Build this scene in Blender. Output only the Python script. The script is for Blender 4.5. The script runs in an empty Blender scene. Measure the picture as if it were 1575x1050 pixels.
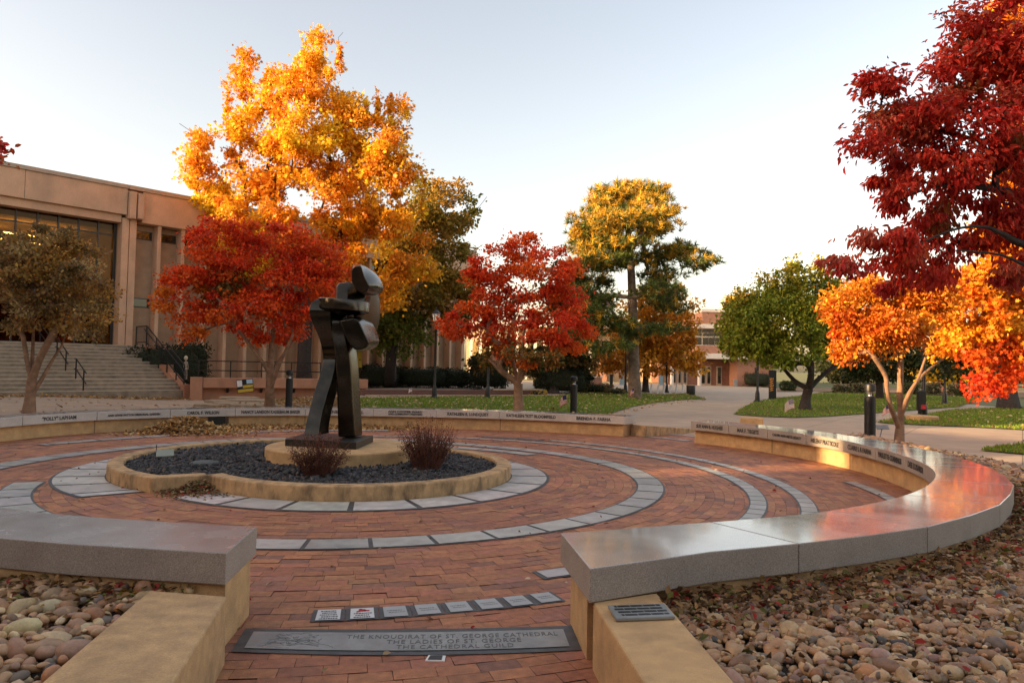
import bpy, math, random
import numpy as np
from mathutils import Vector, Matrix

random.seed(11)
rng = np.random.default_rng(11)
C = bpy.context.scene.collection
PI = math.pi
R = math.radians

# ------------------------------------------------------------------ camera
EYE = np.array([0.0, 0.0, 1.6])
FPX, PITCH, ROLL = 1100.0, 0.035, 0.020          # focal length in photo pixels, tilt up, roll
_F = np.array([0, math.cos(PITCH), math.sin(PITCH)])
_U = np.array([0, -math.sin(PITCH), math.cos(PITCH)])
_X = np.array([1.0, 0, 0])
CX = math.cos(ROLL) * _X + math.sin(ROLL) * _U
CU = -math.sin(ROLL) * _X + math.cos(ROLL) * _U

cam = bpy.data.cameras.new("camera")
cam.sensor_width = 36.0
cam.lens = FPX / 1575.0 * 36.0
cam.clip_start = 0.05
cam.clip_end = 3000
camo = bpy.data.objects.new("camera", cam)
C.objects.link(camo)
camo.matrix_world = Matrix(((CX[0], CU[0], -_F[0], EYE[0]), (CX[1], CU[1], -_F[1], EYE[1]),
                            (CX[2], CU[2], -_F[2], EYE[2]), (0, 0, 0, 1)))
bpy.context.scene.camera = camo


def ray(px, py):
    return _F + (px - 787.5) / FPX * CX - (py - 525) / FPX * CU


def at(px, py, d):
    """measured photo point at distance d -> world"""
    return EYE + ray(px, py) * d


def gnd(px, py, z=0.0):
    r = ray(px, py)
    return EYE + r * ((z - EYE[2]) / r[2])


# ------------------------------------------------------------------ object helpers
ORG = {}


def tag(o, label=None, cat=None, group=None, kind=None):
    if label: o["label"] = label
    if cat: o["category"] = cat
    if group: o["group"] = group
    if kind: o["kind"] = kind
    return o


def thing(name, label, cat, loc=(0, 0, 0), group=None):
    o = bpy.data.objects.new(name, None)
    o.empty_display_size = 0.2
    o.location = [float(v) for v in loc]
    C.objects.link(o)
    ORG[o.name] = np.array(loc, float)
    return tag(o, label, cat, group)


def copy_tree(o, parent=None):
    c = o.copy()
    C.objects.link(c)
    if parent is not None:
        c.parent = parent
    ORG[c.name] = ORG.get(o.name, np.zeros(3)).copy()
    for ch in list(o.children):
        copy_tree(ch, c)
    return c


class MB:
    """collects shapes in world space and links them as ONE mesh object"""

    def __init__(self):
        self.v = []
        self.f = []
        self.m = []

    def add(self, vs, fs, mi=0):
        b = len(self.v)
        self.v += [tuple(map(float, p)) for p in vs]
        self.f += [tuple(b + i for i in f) for f in fs]
        self.m += [mi] * len(fs)
        return self

    def box(self, c, s, rz=0.0, mi=0, M=None):
        hx, hy, hz = s[0] / 2, s[1] / 2, s[2] / 2
        vs = [(-hx, -hy, -hz), (hx, -hy, -hz), (hx, hy, -hz), (-hx, hy, -hz),
              (-hx, -hy, hz), (hx, -hy, hz), (hx, hy, hz), (-hx, hy, hz)]
        if M is None:
            ca, sa = math.cos(rz), math.sin(rz)
            vs = [(c[0] + x * ca - y * sa, c[1] + x * sa + y * ca, c[2] + z) for x, y, z in vs]
        else:
            vs = [tuple(M @ Vector(p)) for p in vs]
        return self.add(vs, [(3, 2, 1, 0), (4, 5, 6, 7), (0, 1, 5, 4), (1, 2, 6, 5), (2, 3, 7, 6), (3, 0, 4, 7)], mi)

    def prism(self, poly, z0, z1, mi=0):
        """poly: ccw list of (x,y); z0/z1 scalars or per-vertex lists"""
        n = len(poly)
        a = z0 if hasattr(z0, "__len__") else [z0] * n
        b = z1 if hasattr(z1, "__len__") else [z1] * n
        vs = [(p[0], p[1], a[i]) for i, p in enumerate(poly)] + [(p[0], p[1], b[i]) for i, p in enumerate(poly)]
        fs = [tuple(range(n - 1, -1, -1)), tuple(range(n, 2 * n))]
        fs += [(i, (i + 1) % n, n + (i + 1) % n, n + i) for i in range(n)]
        return self.add(vs, fs, mi)

    def extrude(self, poly, org, ax, ay, n, depth, mi=0):
        """2D outline in plane (ax, ay) at org, thickened along n"""
        org, ax, ay, n = map(lambda q: np.array(q, float), (org, ax, ay, n))
        k = len(poly)
        vs = [org + ax * p[0] + ay * p[1] for p in poly] + [org + ax * p[0] + ay * p[1] + n * depth for p in poly]
        fs = [tuple(range(k - 1, -1, -1)), tuple(range(k, 2 * k))]
        fs += [(i, (i + 1) % k, k + (i + 1) % k, k + i) for i in range(k)]
        return self.add(vs, fs, mi)

    def tube(self, pts, rad, n=8, cap=True, mi=0):
        pts = [np.array(p, float) for p in pts]
        if not hasattr(rad, "__len__"):
            rad = [rad] * len(pts)
        rings = []
        ref = None
        for i, p in enumerate(pts):
            t = pts[min(i + 1, len(pts) - 1)] - pts[max(i - 1, 0)]
            t = t / (np.linalg.norm(t) + 1e-9)
            if ref is None:
                ref = np.cross(t, (0.31, 0.94, 0.12))
                if np.linalg.norm(ref) < 0.1:
                    ref = np.cross(t, (1, 0, 0))
            a = ref - t * (ref @ t)
            a /= np.linalg.norm(a) + 1e-9
            ref = a
            b = np.cross(t, a)
            rings.append([p + rad[i] * (a * math.cos(2 * PI * k / n) + b * math.sin(2 * PI * k / n)) for k in range(n)])
        vs = [q for r in rings for q in r]
        fs = []
        for i in range(len(pts) - 1):
            for k in range(n):
                k2 = (k + 1) % n
                fs.append((i * n + k, i * n + k2, (i + 1) * n + k2, (i + 1) * n + k))
        if cap:
            fs.append(tuple(range(n - 1, -1, -1)))
            fs.append(tuple((len(pts) - 1) * n + k for k in range(n)))
        return self.add(vs, fs, mi)

    def lathe(self, c, prof, n=20, mi=0):
        vs, fs = [], []
        for r, z in prof:
            for k in range(n):
                vs.append((c[0] + r * math.cos(2 * PI * k / n), c[1] + r * math.sin(2 * PI * k / n), c[2] + z))
        for i in range(len(prof) - 1):
            for k in range(n):
                k2 = (k + 1) % n
                fs.append((i * n + k, i * n + k2, (i + 1) * n + k2, (i + 1) * n + k))
        fs.append(tuple(range(n - 1, -1, -1)))
        fs.append(tuple((len(prof) - 1) * n + k for k in range(n)))
        return self.add(vs, fs, mi)

    def build(self, name, mats, parent=None, smooth=False, bevel=0.0, seg=2, angle=35):
        me = bpy.data.meshes.new(name)
        org = ORG[parent.name] if parent is not None else np.zeros(3)
        v = np.array(self.v, float) - org
        me.from_pydata(v.tolist(), [], self.f)
        if not isinstance(mats, (list, tuple)):
            mats = [mats]
        for m in mats:
            me.materials.append(m)
        if len(mats) > 1:
            me.polygons.foreach_set("material_index", self.m)
        me.update()
        o = bpy.data.objects.new(name, me)
        C.objects.link(o)
        ORG[o.name] = org.copy()
        if parent is not None:
            o.parent = parent
        if smooth:
            me.polygons.foreach_set("use_smooth", [True] * len(me.polygons))
            try:
                me.set_sharp_from_angle(angle=R(angle))
            except Exception:
                pass
        if bevel > 0:
            b = o.modifiers.new("bevel", "BEVEL")
            b.width = bevel
            b.segments = seg
            b.limit_method = "ANGLE"
            b.angle_limit = R(30)
        return o


def fast_mesh(name, V, F, mats, parent=None, col=None, smooth=False, fmat=None):
    """V (n,3) world, F (m,k) indices, col (n,3) per-vertex tint"""
    org = ORG[parent.name] if parent is not None else np.zeros(3)
    V = np.asarray(V, float) - org
    m, k = F.shape
    me = bpy.data.meshes.new(name)
    me.vertices.add(len(V))
    me.vertices.foreach_set("co", V.astype(np.float32).ravel())
    me.loops.add(m * k)
    me.loops.foreach_set("vertex_index", F.astype(np.int32).ravel())
    me.polygons.add(m)
    me.polygons.foreach_set("loop_start", np.arange(0, m * k, k, dtype=np.int32))
    me.polygons.foreach_set("loop_total", np.full(m, k, dtype=np.int32))
    if not isinstance(mats, (list, tuple)):
        mats = [mats]
    for q in mats:
        me.materials.append(q)
    if fmat is not None:
        me.polygons.foreach_set("material_index", fmat.astype(np.int32))
    if col is not None:
        a = me.color_attributes.new("tint", "FLOAT_COLOR", "POINT")
        c4 = np.ones((len(V), 4), np.float32)
        c4[:, :3] = col
        a.data.foreach_set("color", c4.ravel())
    me.update(calc_edges=True)
    me.validate()
    if smooth:
        me.polygons.foreach_set("use_smooth", np.ones(len(me.polygons), bool))
    o = bpy.data.objects.new(name, me)
    C.objects.link(o)
    ORG[o.name] = org.copy()
    if parent is not None:
        o.parent = parent
    return o


# ------------------------------------------------------------------ materials
def _new(name):
    m = bpy.data.materials.new(name)
    m.use_nodes = True
    nt = m.node_tree
    nt.nodes.clear()
    out = nt.nodes.new("ShaderNodeOutputMaterial")
    return m, nt, out


def pbr(name, base, rough=0.8, var=0.15, scale=6.0, stain=0.0, stain_col=None, stain_scale=1.2, bump=0.0, bscale=60.0,
        metal=0.0, spec=0.5, attr=False, speck=0.0, speck_scale=220.0, rvar=0.0, coat=0.0, vstain=False, joint=0.0):
    m, nt, out = _new(name)
    N, L = nt.nodes.new, nt.links.new
    bs = N("ShaderNodeBsdfPrincipled")
    L(bs.outputs[0], out.inputs[0])
    tc = N("ShaderNodeTexCoord")
    no = N("ShaderNodeTexNoise")
    no.inputs["Scale"].default_value = scale
    no.inputs["Detail"].default_value = 6
    L(tc.outputs["Object"], no.inputs["Vector"])
    mr = N("ShaderNodeMapRange")
    mr.inputs[1].default_value = 0.3
    mr.inputs[2].default_value = 0.7
    mr.inputs[3].default_value = 1 - var
    mr.inputs[4].default_value = 1 + var
    L(no.outputs[0], mr.inputs[0])
    mx = N("ShaderNodeMix")
    mx.data_type = "RGBA"
    mx.blend_type = "MULTIPLY"
    mx.inputs[0].default_value = 1
    if attr:
        at_ = N("ShaderNodeAttribute")
        at_.attribute_name = "tint"
        L(at_.outputs["Color"], mx.inputs[6])
    else:
        mx.inputs[6].default_value = (*base, 1)
    L(mr.outputs[0], mx.inputs[7])
    col = mx.outputs[2]
    if speck > 0:
        n3 = N("ShaderNodeTexNoise")
        n3.inputs["Scale"].default_value = speck_scale
        n3.inputs["Detail"].default_value = 2
        L(tc.outputs["Object"], n3.inputs["Vector"])
        m3 = N("ShaderNodeMapRange")
        m3.inputs[1].default_value = 0.35
        m3.inputs[2].default_value = 0.65
        m3.inputs[3].default_value = 1 - speck
        m3.inputs[4].default_value = 1 + speck
        L(n3.outputs[0], m3.inputs[0])
        x3 = N("ShaderNodeMix")
        x3.data_type = "RGBA"
        x3.blend_type = "MULTIPLY"
        x3.inputs[0].default_value = 1
        L(col, x3.inputs[6])
        L(m3.outputs[0], x3.inputs[7])
        col = x3.outputs[2]
    if stain > 0:
        n2 = N("ShaderNodeTexNoise")
        n2.inputs["Scale"].default_value = stain_scale
        n2.inputs["Detail"].default_value = 8
        n2.inputs["Roughness"].default_value = 0.65
        if vstain:
            mp = N("ShaderNodeMapping")
            mp.inputs["Scale"].default_value = (1, 1, 0.4)
            L(tc.outputs["Object"], mp.inputs["Vector"])
            L(mp.outputs[0], n2.inputs["Vector"])
        else:
            L(tc.outputs["Object"], n2.inputs["Vector"])
        r2 = N("ShaderNodeMapRange")
        r2.inputs[1].default_value = 0.45
        r2.inputs[2].default_value = 0.66
        r2.inputs[3].default_value = 0
        r2.inputs[4].default_value = stain
        L(n2.outputs[0], r2.inputs[0])
        x2 = N("ShaderNodeMix")
        x2.data_type = "RGBA"
        L(r2.outputs[0], x2.inputs[0])
        L(col, x2.inputs[6])
        x2.inputs[7].default_value = (*(stain_col or (base[0] * .4, base[1] * .4, base[2] * .4)), 1)
        col = x2.outputs[2]
    if joint > 0:
        bt = N("ShaderNodeTexBrick")
        bt.offset = 0.0
        bt.inputs["Color1"].default_value = (1, 1, 1, 1)
        bt.inputs["Color2"].default_value = (0.93, 0.93, 0.93, 1)
        bt.inputs["Mortar"].default_value = (0.45, 0.43, 0.40, 1)
        bt.inputs["Scale"].default_value = 1.0
        bt.inputs["Mortar Size"].default_value = 0.014
        bt.inputs["Brick Width"].default_value = joint
        bt.inputs["Row Height"].default_value = joint
        mpj = N("ShaderNodeMapping")
        mpj.inputs["Rotation"].default_value = (0, 0, 0.62)
        L(tc.outputs["Object"], mpj.inputs["Vector"])
        L(mpj.outputs[0], bt.inputs["Vector"])
        xj = N("ShaderNodeMix")
        xj.data_type = "RGBA"
        xj.blend_type = "MULTIPLY"
        xj.inputs[0].default_value = 1
        L(col, xj.inputs[6])
        L(bt.outputs["Color"], xj.inputs[7])
        col = xj.outputs[2]
    L(col, bs.inputs["Base Color"])
    bs.inputs["Roughness"].default_value = rough
    if rvar > 0:
        rr = N("ShaderNodeMapRange")
        rr.inputs[1].default_value = 0.3
        rr.inputs[2].default_value = 0.7
        rr.inputs[3].default_value = max(0.02, rough - rvar)
        rr.inputs[4].default_value = rough + rvar
        L(no.outputs[0], rr.inputs[0])
        L(rr.outputs[0], bs.inputs["Roughness"])
    bs.inputs["Metallic"].default_value = metal
    bs.inputs["Specular IOR Level"].default_value = spec
    bs.inputs["Coat Weight"].default_value = coat
    bs.inputs["Coat Roughness"].default_value = 0.055
    bs.inputs["Coat IOR"].default_value = 1.8
    if bump > 0:
        n4 = N("ShaderNodeTexNoise")
        n4.inputs["Scale"].default_value = bscale
        n4.inputs["Detail"].default_value = 5
        L(tc.outputs["Object"], n4.inputs["Vector"])
        b = N("ShaderNodeBump")
        b.inputs["Strength"].default_value = bump
        b.inputs["Distance"].default_value = 0.02
        L(n4.outputs[0], b.inputs["Height"])
        L(b.outputs[0], bs.inputs["Normal"])
    return m


def leafmat(name, trans=0.4, rough=0.5, spec=0.3):
    m, nt, out = _new(name)
    N, L = nt.nodes.new, nt.links.new
    a = N("ShaderNodeAttribute")
    a.attribute_name = "tint"
    bs = N("ShaderNodeBsdfPrincipled")
    bs.inputs["Roughness"].default_value = rough
    bs.inputs["Specular IOR Level"].default_value = spec
    L(a.outputs["Color"], bs.inputs["Base Color"])
    tr = N("ShaderNodeBsdfTranslucent")
    L(a.outputs["Color"], tr.inputs["Color"])
    mx = N("ShaderNodeMixShader")
    mx.inputs[0].default_value = trans
    L(bs.outputs[0], mx.inputs[1])
    L(tr.outputs[0], mx.inputs[2])
    L(mx.outputs[0], out.inputs[0])
    return m


def emit(name, col, s):
    m, nt, out = _new(name)
    e = nt.nodes.new("ShaderNodeEmission")
    e.inputs[0].default_value = (*col, 1)
    e.inputs[1].default_value = s
    nt.links.new(e.outputs[0], out.inputs[0])
    return m


def glassmat(name, tint, refl=0.35):
    m, nt, out = _new(name)
    N, L = nt.nodes.new, nt.links.new
    t = N("ShaderNodeBsdfTransparent")
    t.inputs[0].default_value = (*tint, 1)
    g = N("ShaderNodeBsdfGlossy")
    g.inputs["Roughness"].default_value = 0.02
    g.inputs[0].default_value = (0.20, 0.15, 0.10, 1)
    f = N("ShaderNodeFresnel")
    f.inputs[0].default_value = 1.6
    mx = N("ShaderNodeMixShader")
    mr = N("ShaderNodeMapRange")
    mr.inputs[3].default_value = refl * 0.25
    mr.inputs[4].default_value = 0.45
    L(f.outputs[0], mr.inputs[0])
    L(mr.outputs[0], mx.inputs[0])
    L(t.outputs[0], mx.inputs[1])
    L(g.outputs[0], mx.inputs[2])
    L(mx.outputs[0], out.inputs[0])
    return m


M = {}
M["brick"] = pbr("brick_paver", (1, 1, 1), rough=0.62, var=0.22, scale=18, attr=True, bump=0.25, bscale=140, stain=0.35,
                 stain_col=(0.10, 0.055, 0.045), stain_scale=0.9)
M["mortar"] = pbr("brick_joint", (0.12, 0.075, 0.055), rough=0.95, var=0.3)
M["slate"] = pbr("stone_slab", (1, 1, 1), rough=0.40, var=0.18, scale=9, attr=True, bump=0.08, bscale=90, stain=0.4,
                 stain_col=(0.17, 0.18, 0.18), stain_scale=2.2, rvar=0.12)
M["slate_dark"] = pbr("dark_stone_border", (0.055, 0.058, 0.06), rough=0.5, var=0.25, scale=12, bump=0.1)
M["tan"] = pbr("tan_concrete", (0.54, 0.34, 0.155), rough=0.85, var=0.14, scale=7, bump=0.22, bscale=110, stain=0.55,
               stain_col=(0.30, 0.19, 0.095), stain_scale=4.0, speck=0.20, speck_scale=260)
M["tan_stained"] = pbr("weathered_tan_concrete", (0.50, 0.32, 0.155), rough=0.88, var=0.18, scale=9, bump=0.3, bscale=90,
                       stain=0.80, stain_col=(0.13, 0.088, 0.05), stain_scale=6.5, speck=0.1, vstain=True)
M["tan_worn"] = pbr("worn_tan_concrete", (0.50, 0.32, 0.155), rough=0.88, var=0.16, scale=11, bump=0.25, bscale=120, stain=0.5, stain_col=(0.24, 0.16, 0.09), stain_scale=6.0, speck=0.12, speck_scale=150)
M["granite_top"] = pbr("polished_granite", (0.42, 0.395, 0.37), rough=0.13, var=0.12, scale=3, speck=0.25, speck_scale=170,
                       spec=0.75, rvar=0.05, coat=0.42, stain=0.25, stain_col=(0.24, 0.22, 0.20), stain_scale=2.5)
M["granite_honed"] = pbr("honed_granite_top", (0.26, 0.24, 0.225), rough=0.26, var=0.10, scale=5, speck=0.28, speck_scale=170, spec=0.6, rvar=0.04)
M["granite_side"] = pbr("honed_granite", (0.31, 0.265, 0.225), rough=0.55, var=0.10, scale=4, speck=0.28, speck_scale=150)
M["granite_back"] = pbr("honed_pale_granite", (0.47, 0.42, 0.375), rough=0.5, var=0.10, scale=4, speck=0.2, speck_scale=120)
M["ink"] = pbr("engraving_ink", (0.03, 0.028, 0.028), rough=0.7, var=0.1)
M["bronze"] = pbr("dark_bronze", (0.075, 0.064, 0.050), rough=0.22, var=0.35, scale=3.5, metal=0.95, stain=0.6,
                  stain_col=(0.030, 0.034, 0.028), stain_scale=3.0, bump=0.06, bscale=40, rvar=0.10)
M["bronze_brown"] = pbr("brown_bronze", (0.060, 0.038, 0.020), rough=0.42, var=0.35, scale=3.5, metal=0.85, stain=0.5, bump=0.05, bscale=40, rvar=0.1)
M["bronze_base"] = pbr("bronze_base_plate", (0.035, 0.034, 0.031), rough=0.42, var=0.25, scale=6, metal=0.5, stain=0.4)
M["black_metal"] = pbr("black_metal", (0.008, 0.008, 0.0085), rough=0.45, var=0.2)
M["lamp_glass"] = pbr("frosted_lamp_glass", (0.75, 0.72, 0.62), rough=0.3, var=0.05)
M["bollard_glass"] = pbr("bollard_lens", (0.6, 0.58, 0.52), rough=0.18, var=0.1, metal=0.4)
M["concrete"] = pbr("walk_concrete", (0.45, 0.345, 0.245), rough=0.88, var=0.10, scale=1.5, bump=0.12, bscale=120, stain=0.35,
                    stain_col=(0.27, 0.22, 0.18), stain_scale=0.5, speck=0.06, joint=2.6)
M["step"] = pbr("step_concrete", (0.55, 0.44, 0.31), rough=0.9, var=0.15, scale=2.5, bump=0.15, stain=0.5,
                stain_col=(0.18, 0.14, 0.10), stain_scale=1.2)
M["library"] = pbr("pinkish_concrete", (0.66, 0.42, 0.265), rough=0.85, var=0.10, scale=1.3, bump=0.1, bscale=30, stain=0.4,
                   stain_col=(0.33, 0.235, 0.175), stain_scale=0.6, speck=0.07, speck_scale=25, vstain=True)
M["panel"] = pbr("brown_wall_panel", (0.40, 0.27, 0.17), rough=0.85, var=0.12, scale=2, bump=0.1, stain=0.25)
M["coping"] = pbr("metal_coping", (0.44, 0.34, 0.25), rough=0.5, var=0.1)
M["pinkwall"] = pbr("pink_concrete", (0.46, 0.225, 0.13), rough=0.85, var=0.12, scale=2, stain=0.35)
M["dark_frame"] = pbr("dark_window_frame", (0.03, 0.026, 0.022), rough=0.4, var=0.1)
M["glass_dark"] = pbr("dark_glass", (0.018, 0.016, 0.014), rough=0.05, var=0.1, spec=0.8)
M["glass"] = glassmat("window_glass", (0.62, 0.50, 0.34))
M["amber"] = pbr("amber_ceiling", (0.62, 0.40, 0.14), rough=0.8, var=0.15)
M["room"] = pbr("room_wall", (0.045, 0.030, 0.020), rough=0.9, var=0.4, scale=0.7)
M["tube_light"] = emit("fluorescent_tube", (1.0, 0.72, 0.30), 10.0)
M["bark"] = pbr("grey_bark", (0.14, 0.105, 0.08), rough=0.95, var=0.35, scale=9, bump=0.6, bscale=30)
M["bark_tan"] = pbr("tan_bark", (0.27, 0.155, 0.09), rough=0.9, var=0.3, scale=7, bump=0.5, bscale=28, stain=0.5,
                    stain_col=(0.14, 0.085, 0.055), stain_scale=4)
M["bark_dark"] = pbr("dark_bark", (0.045, 0.034, 0.028), rough=0.95, var=0.35, scale=9, bump=0.6, bscale=30)
M["leaf"] = leafmat("autumn_leaf", 0.42)
M["leaf_dark"] = leafmat("glossy_leaf", 0.34, rough=0.5, spec=0.25)
M["needle"] = leafmat("pine_needle", 0.2)
M["litter"] = leafmat("fallen_leaf", 0.1, rough=0.8, spec=0.15)
M["rock"] = pbr("river_rock", (1, 1, 1), rough=0.5, var=0.25, scale=14, attr=True, bump=0.12, bscale=70, speck=0.08, speck_scale=90)
M["lava"] = pbr("black_rock", (1, 1, 1), rough=0.7, var=0.3, scale=30, attr=True, bump=0.3, bscale=80)
M["soil"] = pbr("soil", (0.06, 0.045, 0.034), rough=1, var=0.4, scale=8, bump=0.5)
M["mulch"] = pbr("leafy_mulch", (0.16, 0.10, 0.05), rough=1, var=0.4, scale=14, bump=0.6, bscale=40)
M["grass_base"] = pbr("lawn", (0.10, 0.15, 0.02), rough=1, var=0.45, scale=3.0, bump=0.7, bscale=70, stain=0.5,
                      stain_col=(0.13, 0.105, 0.03), stain_scale=0.5)
M["blade"] = leafmat("grass_blade", 0.3, rough=0.6)
M["field"] = pbr("field_grass", (0.10, 0.11, 0.03), rough=1, var=0.4, scale=0.6, bump=0.6, bscale=8)
M["rbrick"] = None
M["white_trim"] = pbr("white_trim", (0.66, 0.62, 0.55), rough=0.7, var=0.07)
M["white_paint"] = pbr("white_paint", (0.75, 0.74, 0.70), rough=0.5, var=0.06)
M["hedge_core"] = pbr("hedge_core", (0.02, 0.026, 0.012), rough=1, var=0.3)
M["red"] = pbr("flag_red", (0.45, 0.03, 0.035), rough=0.8, var=0.1)
M["white_cloth"] = pbr("flag_white", (0.72, 0.68, 0.64), rough=0.8, var=0.08)
M["blue"] = pbr("flag_blue", (0.03, 0.04, 0.14), rough=0.8, var=0.1)
M["wood_stick"] = pbr("stick", (0.35, 0.25, 0.14), rough=0.8, var=0.1)
M["yellow_sign"] = pbr("yellow_sign", (0.50, 0.34, 0.03), rough=0.6, var=0.08)
M["orange_sign"] = pbr("orange_letters", (0.62, 0.26, 0.04), rough=0.6, var=0.05)
M["grey_plate"] = pbr("grey_plate", (0.26, 0.27, 0.26), rough=0.4, var=0.15, metal=0.3)
M["green_box"] = pbr("pale_green_metal", (0.24, 0.27, 0.22), rough=0.5, var=0.1, stain=0.2)
M["pale_blue"] = pbr("pale_blue_banner", (0.42, 0.58, 0.66), rough=0.7, var=0.1)
M["bone"] = pbr("bone_plastic", (0.55, 0.45, 0.32), rough=0.6, var=0.15)
M["flag_stone"] = pbr("flagstone", (0.33, 0.26, 0.17), rough=0.9, var=0.25, scale=3, bump=0.3)


def brickwall(name, c1, c2, mortar, scale=1.0):
    m, nt, out = _new(name)
    N, L = nt.nodes.new, nt.links.new
    bs = N("ShaderNodeBsdfPrincipled")
    bs.inputs["Roughness"].default_value = 0.9
    L(bs.outputs[0], out.inputs[0])
    tc = N("ShaderNodeTexCoord")
    sx = N("ShaderNodeSeparateXYZ")
    L(tc.outputs["Object"], sx.inputs[0])
    ad = N("ShaderNodeMath")
    L(sx.outputs[0], ad.inputs[0])
    L(sx.outputs[1], ad.inputs[1])
    cb = N("ShaderNodeCombineXYZ")
    L(ad.outputs[0], cb.inputs[0])
    L(sx.outputs[2], cb.inputs[1])
    b = N("ShaderNodeTexBrick")
    b.inputs["Scale"].default_value = scale
    b.inputs["Color1"].default_value = (*c1, 1)
    b.inputs["Color2"].default_value = (*c2, 1)
    b.inputs["Mortar"].default_value = (*mortar, 1)
    b.inputs["Mortar Size"].default_value = 0.012
    b.inputs["Brick Width"].default_value = 0.25
    b.inputs["Row Height"].default_value = 0.085
    L(cb.outputs[0], b.inputs["Vector"])
    L(b.outputs[0], bs.inputs["Base Color"])
    return m


M["rbrick"] = brickwall("red_brick", (0.30, 0.125, 0.078), (0.36, 0.165, 0.10), (0.33, 0.22, 0.16))
M["dbrick"] = brickwall("dark_red_brick", (0.17, 0.065, 0.045), (0.12, 0.05, 0.04), (0.14, 0.10, 0.08))

# ------------------------------------------------------------------ world, sun
SUN_EL = R(12.5)
S2 = np.array([-0.93, -0.37])
S2 /= np.linalg.norm(S2)
SUN = np.array([S2[0] * math.cos(SUN_EL), S2[1] * math.cos(SUN_EL), math.sin(SUN_EL)])
w = bpy.data.worlds.new("World")
bpy.context.scene.world = w
w.use_nodes = True
wn = w.node_tree
bg = wn.nodes["Background"]
sky = wn.nodes.new("ShaderNodeTexSky")
sky.sky_type = "NISHITA"
sky.sun_disc = False
sky.sun_elevation = SUN_EL
sky.sun_rotation = math.atan2(S2[0], S2[1]) % (2 * PI)
sky.altitude = 100
sky.air_density = 1.0
sky.dust_density = 3.0
sky.ozone_density = 1.4
warm = wn.nodes.new("ShaderNodeMix")
warm.data_type = "RGBA"
warm.blend_type = "MULTIPLY"
warm.inputs[0].default_value = 1.0
warm.inputs[7].default_value = (1.42, 1.10, 0.875, 1)
hsv = wn.nodes.new("ShaderNodeHueSaturation")
hsv.inputs["Saturation"].default_value = 0.88
wn.links.new(sky.outputs[0], hsv.inputs["Color"])
wn.links.new(hsv.outputs[0], warm.inputs[6])
wn.links.new(warm.outputs[2], bg.inputs[0])
bg.inputs[1].default_value = 0.15
sl = bpy.data.lights.new("sun", "SUN")
sl.energy = 4.5
sl.angle = R(0.5)
sl.color = (1.0, 0.66, 0.34)
so = bpy.data.objects.new("sun", sl)
C.objects.link(so)
so.rotation_euler = Vector(SUN).to_track_quat("Z", "Y").to_euler()
vs_ = bpy.context.scene.view_settings
vs_.view_transform = "Standard"
vs_.look = "None"
vs_.exposure = 1.56
vs_.gamma = 1
bpy.context.scene.render.engine = "CYCLES"
bpy.context.scene.cycles.max_bounces = 6
bpy.context.scene.cycles.transparent_max_bounces = 12

M["wall_joint"] = pbr("wall_control_joint", (0.20, 0.13, 0.07), rough=0.95, var=0.3)
# ================================================================== PLAZA
PC = np.array([-2.17, 10.47])          # plaza centre
D2R = PI / 180


def pol(phi, r, z=0.0):
    return np.array([PC[0] + r * math.cos(phi * D2R), PC[1] + r * math.sin(phi * D2R), z])


def lerp_tab(tab, phi):
    xs = [t[0] for t in tab]
    ys = [t[1] for t in tab]
    return float(np.interp(phi, xs, ys))


def smooth_tab(tab, phi):
    return (lerp_tab(tab, phi - 3) + 2 * lerp_tab(tab, phi) + lerp_tab(tab, phi + 3)) / 4


def sstep(a, b, x):
    t = np.clip((x - a) / (b - a), 0, 1)
    return t * t * (3 - 2 * t)


# terrain height: the terrace in front of the library steps falls gently away
LU = np.array([0.67, 0.743])           # direction along the library front
LN = np.array([0.743, -0.67])          # outward from the library front
LO = np.array([-0.7155 * 34.5, 34.5])


def zf(x, y):
    s = (x + 20.7) * 0.67 + (y - 29) * 0.743
    return -0.27 * sstep(0, 7.4, s) * sstep(-8.5, -13, np.asarray(x, float))


# ---- ground and paving sheets
def grid_sheet(name, xs, ys, z, mat, kind="structure"):
    X, Y = np.meshgrid(xs, ys, indexing="ij")
    Z = zf(X, Y) + z
    V = np.stack([X, Y, Z], -1).reshape(-1, 3)
    n, k = X.shape
    idx = np.arange(n * k).reshape(n, k)
    F = np.stack([idx[:-1, :-1], idx[1:, :-1], idx[1:, 1:], idx[:-1, 1:]], -1).reshape(-1, 4)
    return tag(fast_mesh(name, V, F, mat), kind=kind)


grid_sheet("ground", np.r_[-1500, -300, np.arange(-60, 61, 2.0), 300, 1500], np.r_[-800, -100, np.arange(-20, 121, 2.0), 400, 2500],
           -0.045, M["field"])
grid_sheet("pavement", np.arange(-46, 26.1, 1.5), np.arange(-12, 84.1, 1.5), -0.022, M["concrete"])


def sheet(name, poly, z, mat, kind="structure", sub=0):
    mb = MB()
    mb.add([(p[0], p[1], z + float(zf(p[0], p[1]))) for p in poly], [tuple(range(len(poly)))])
    return tag(mb.build(name, mat), kind=kind)


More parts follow.
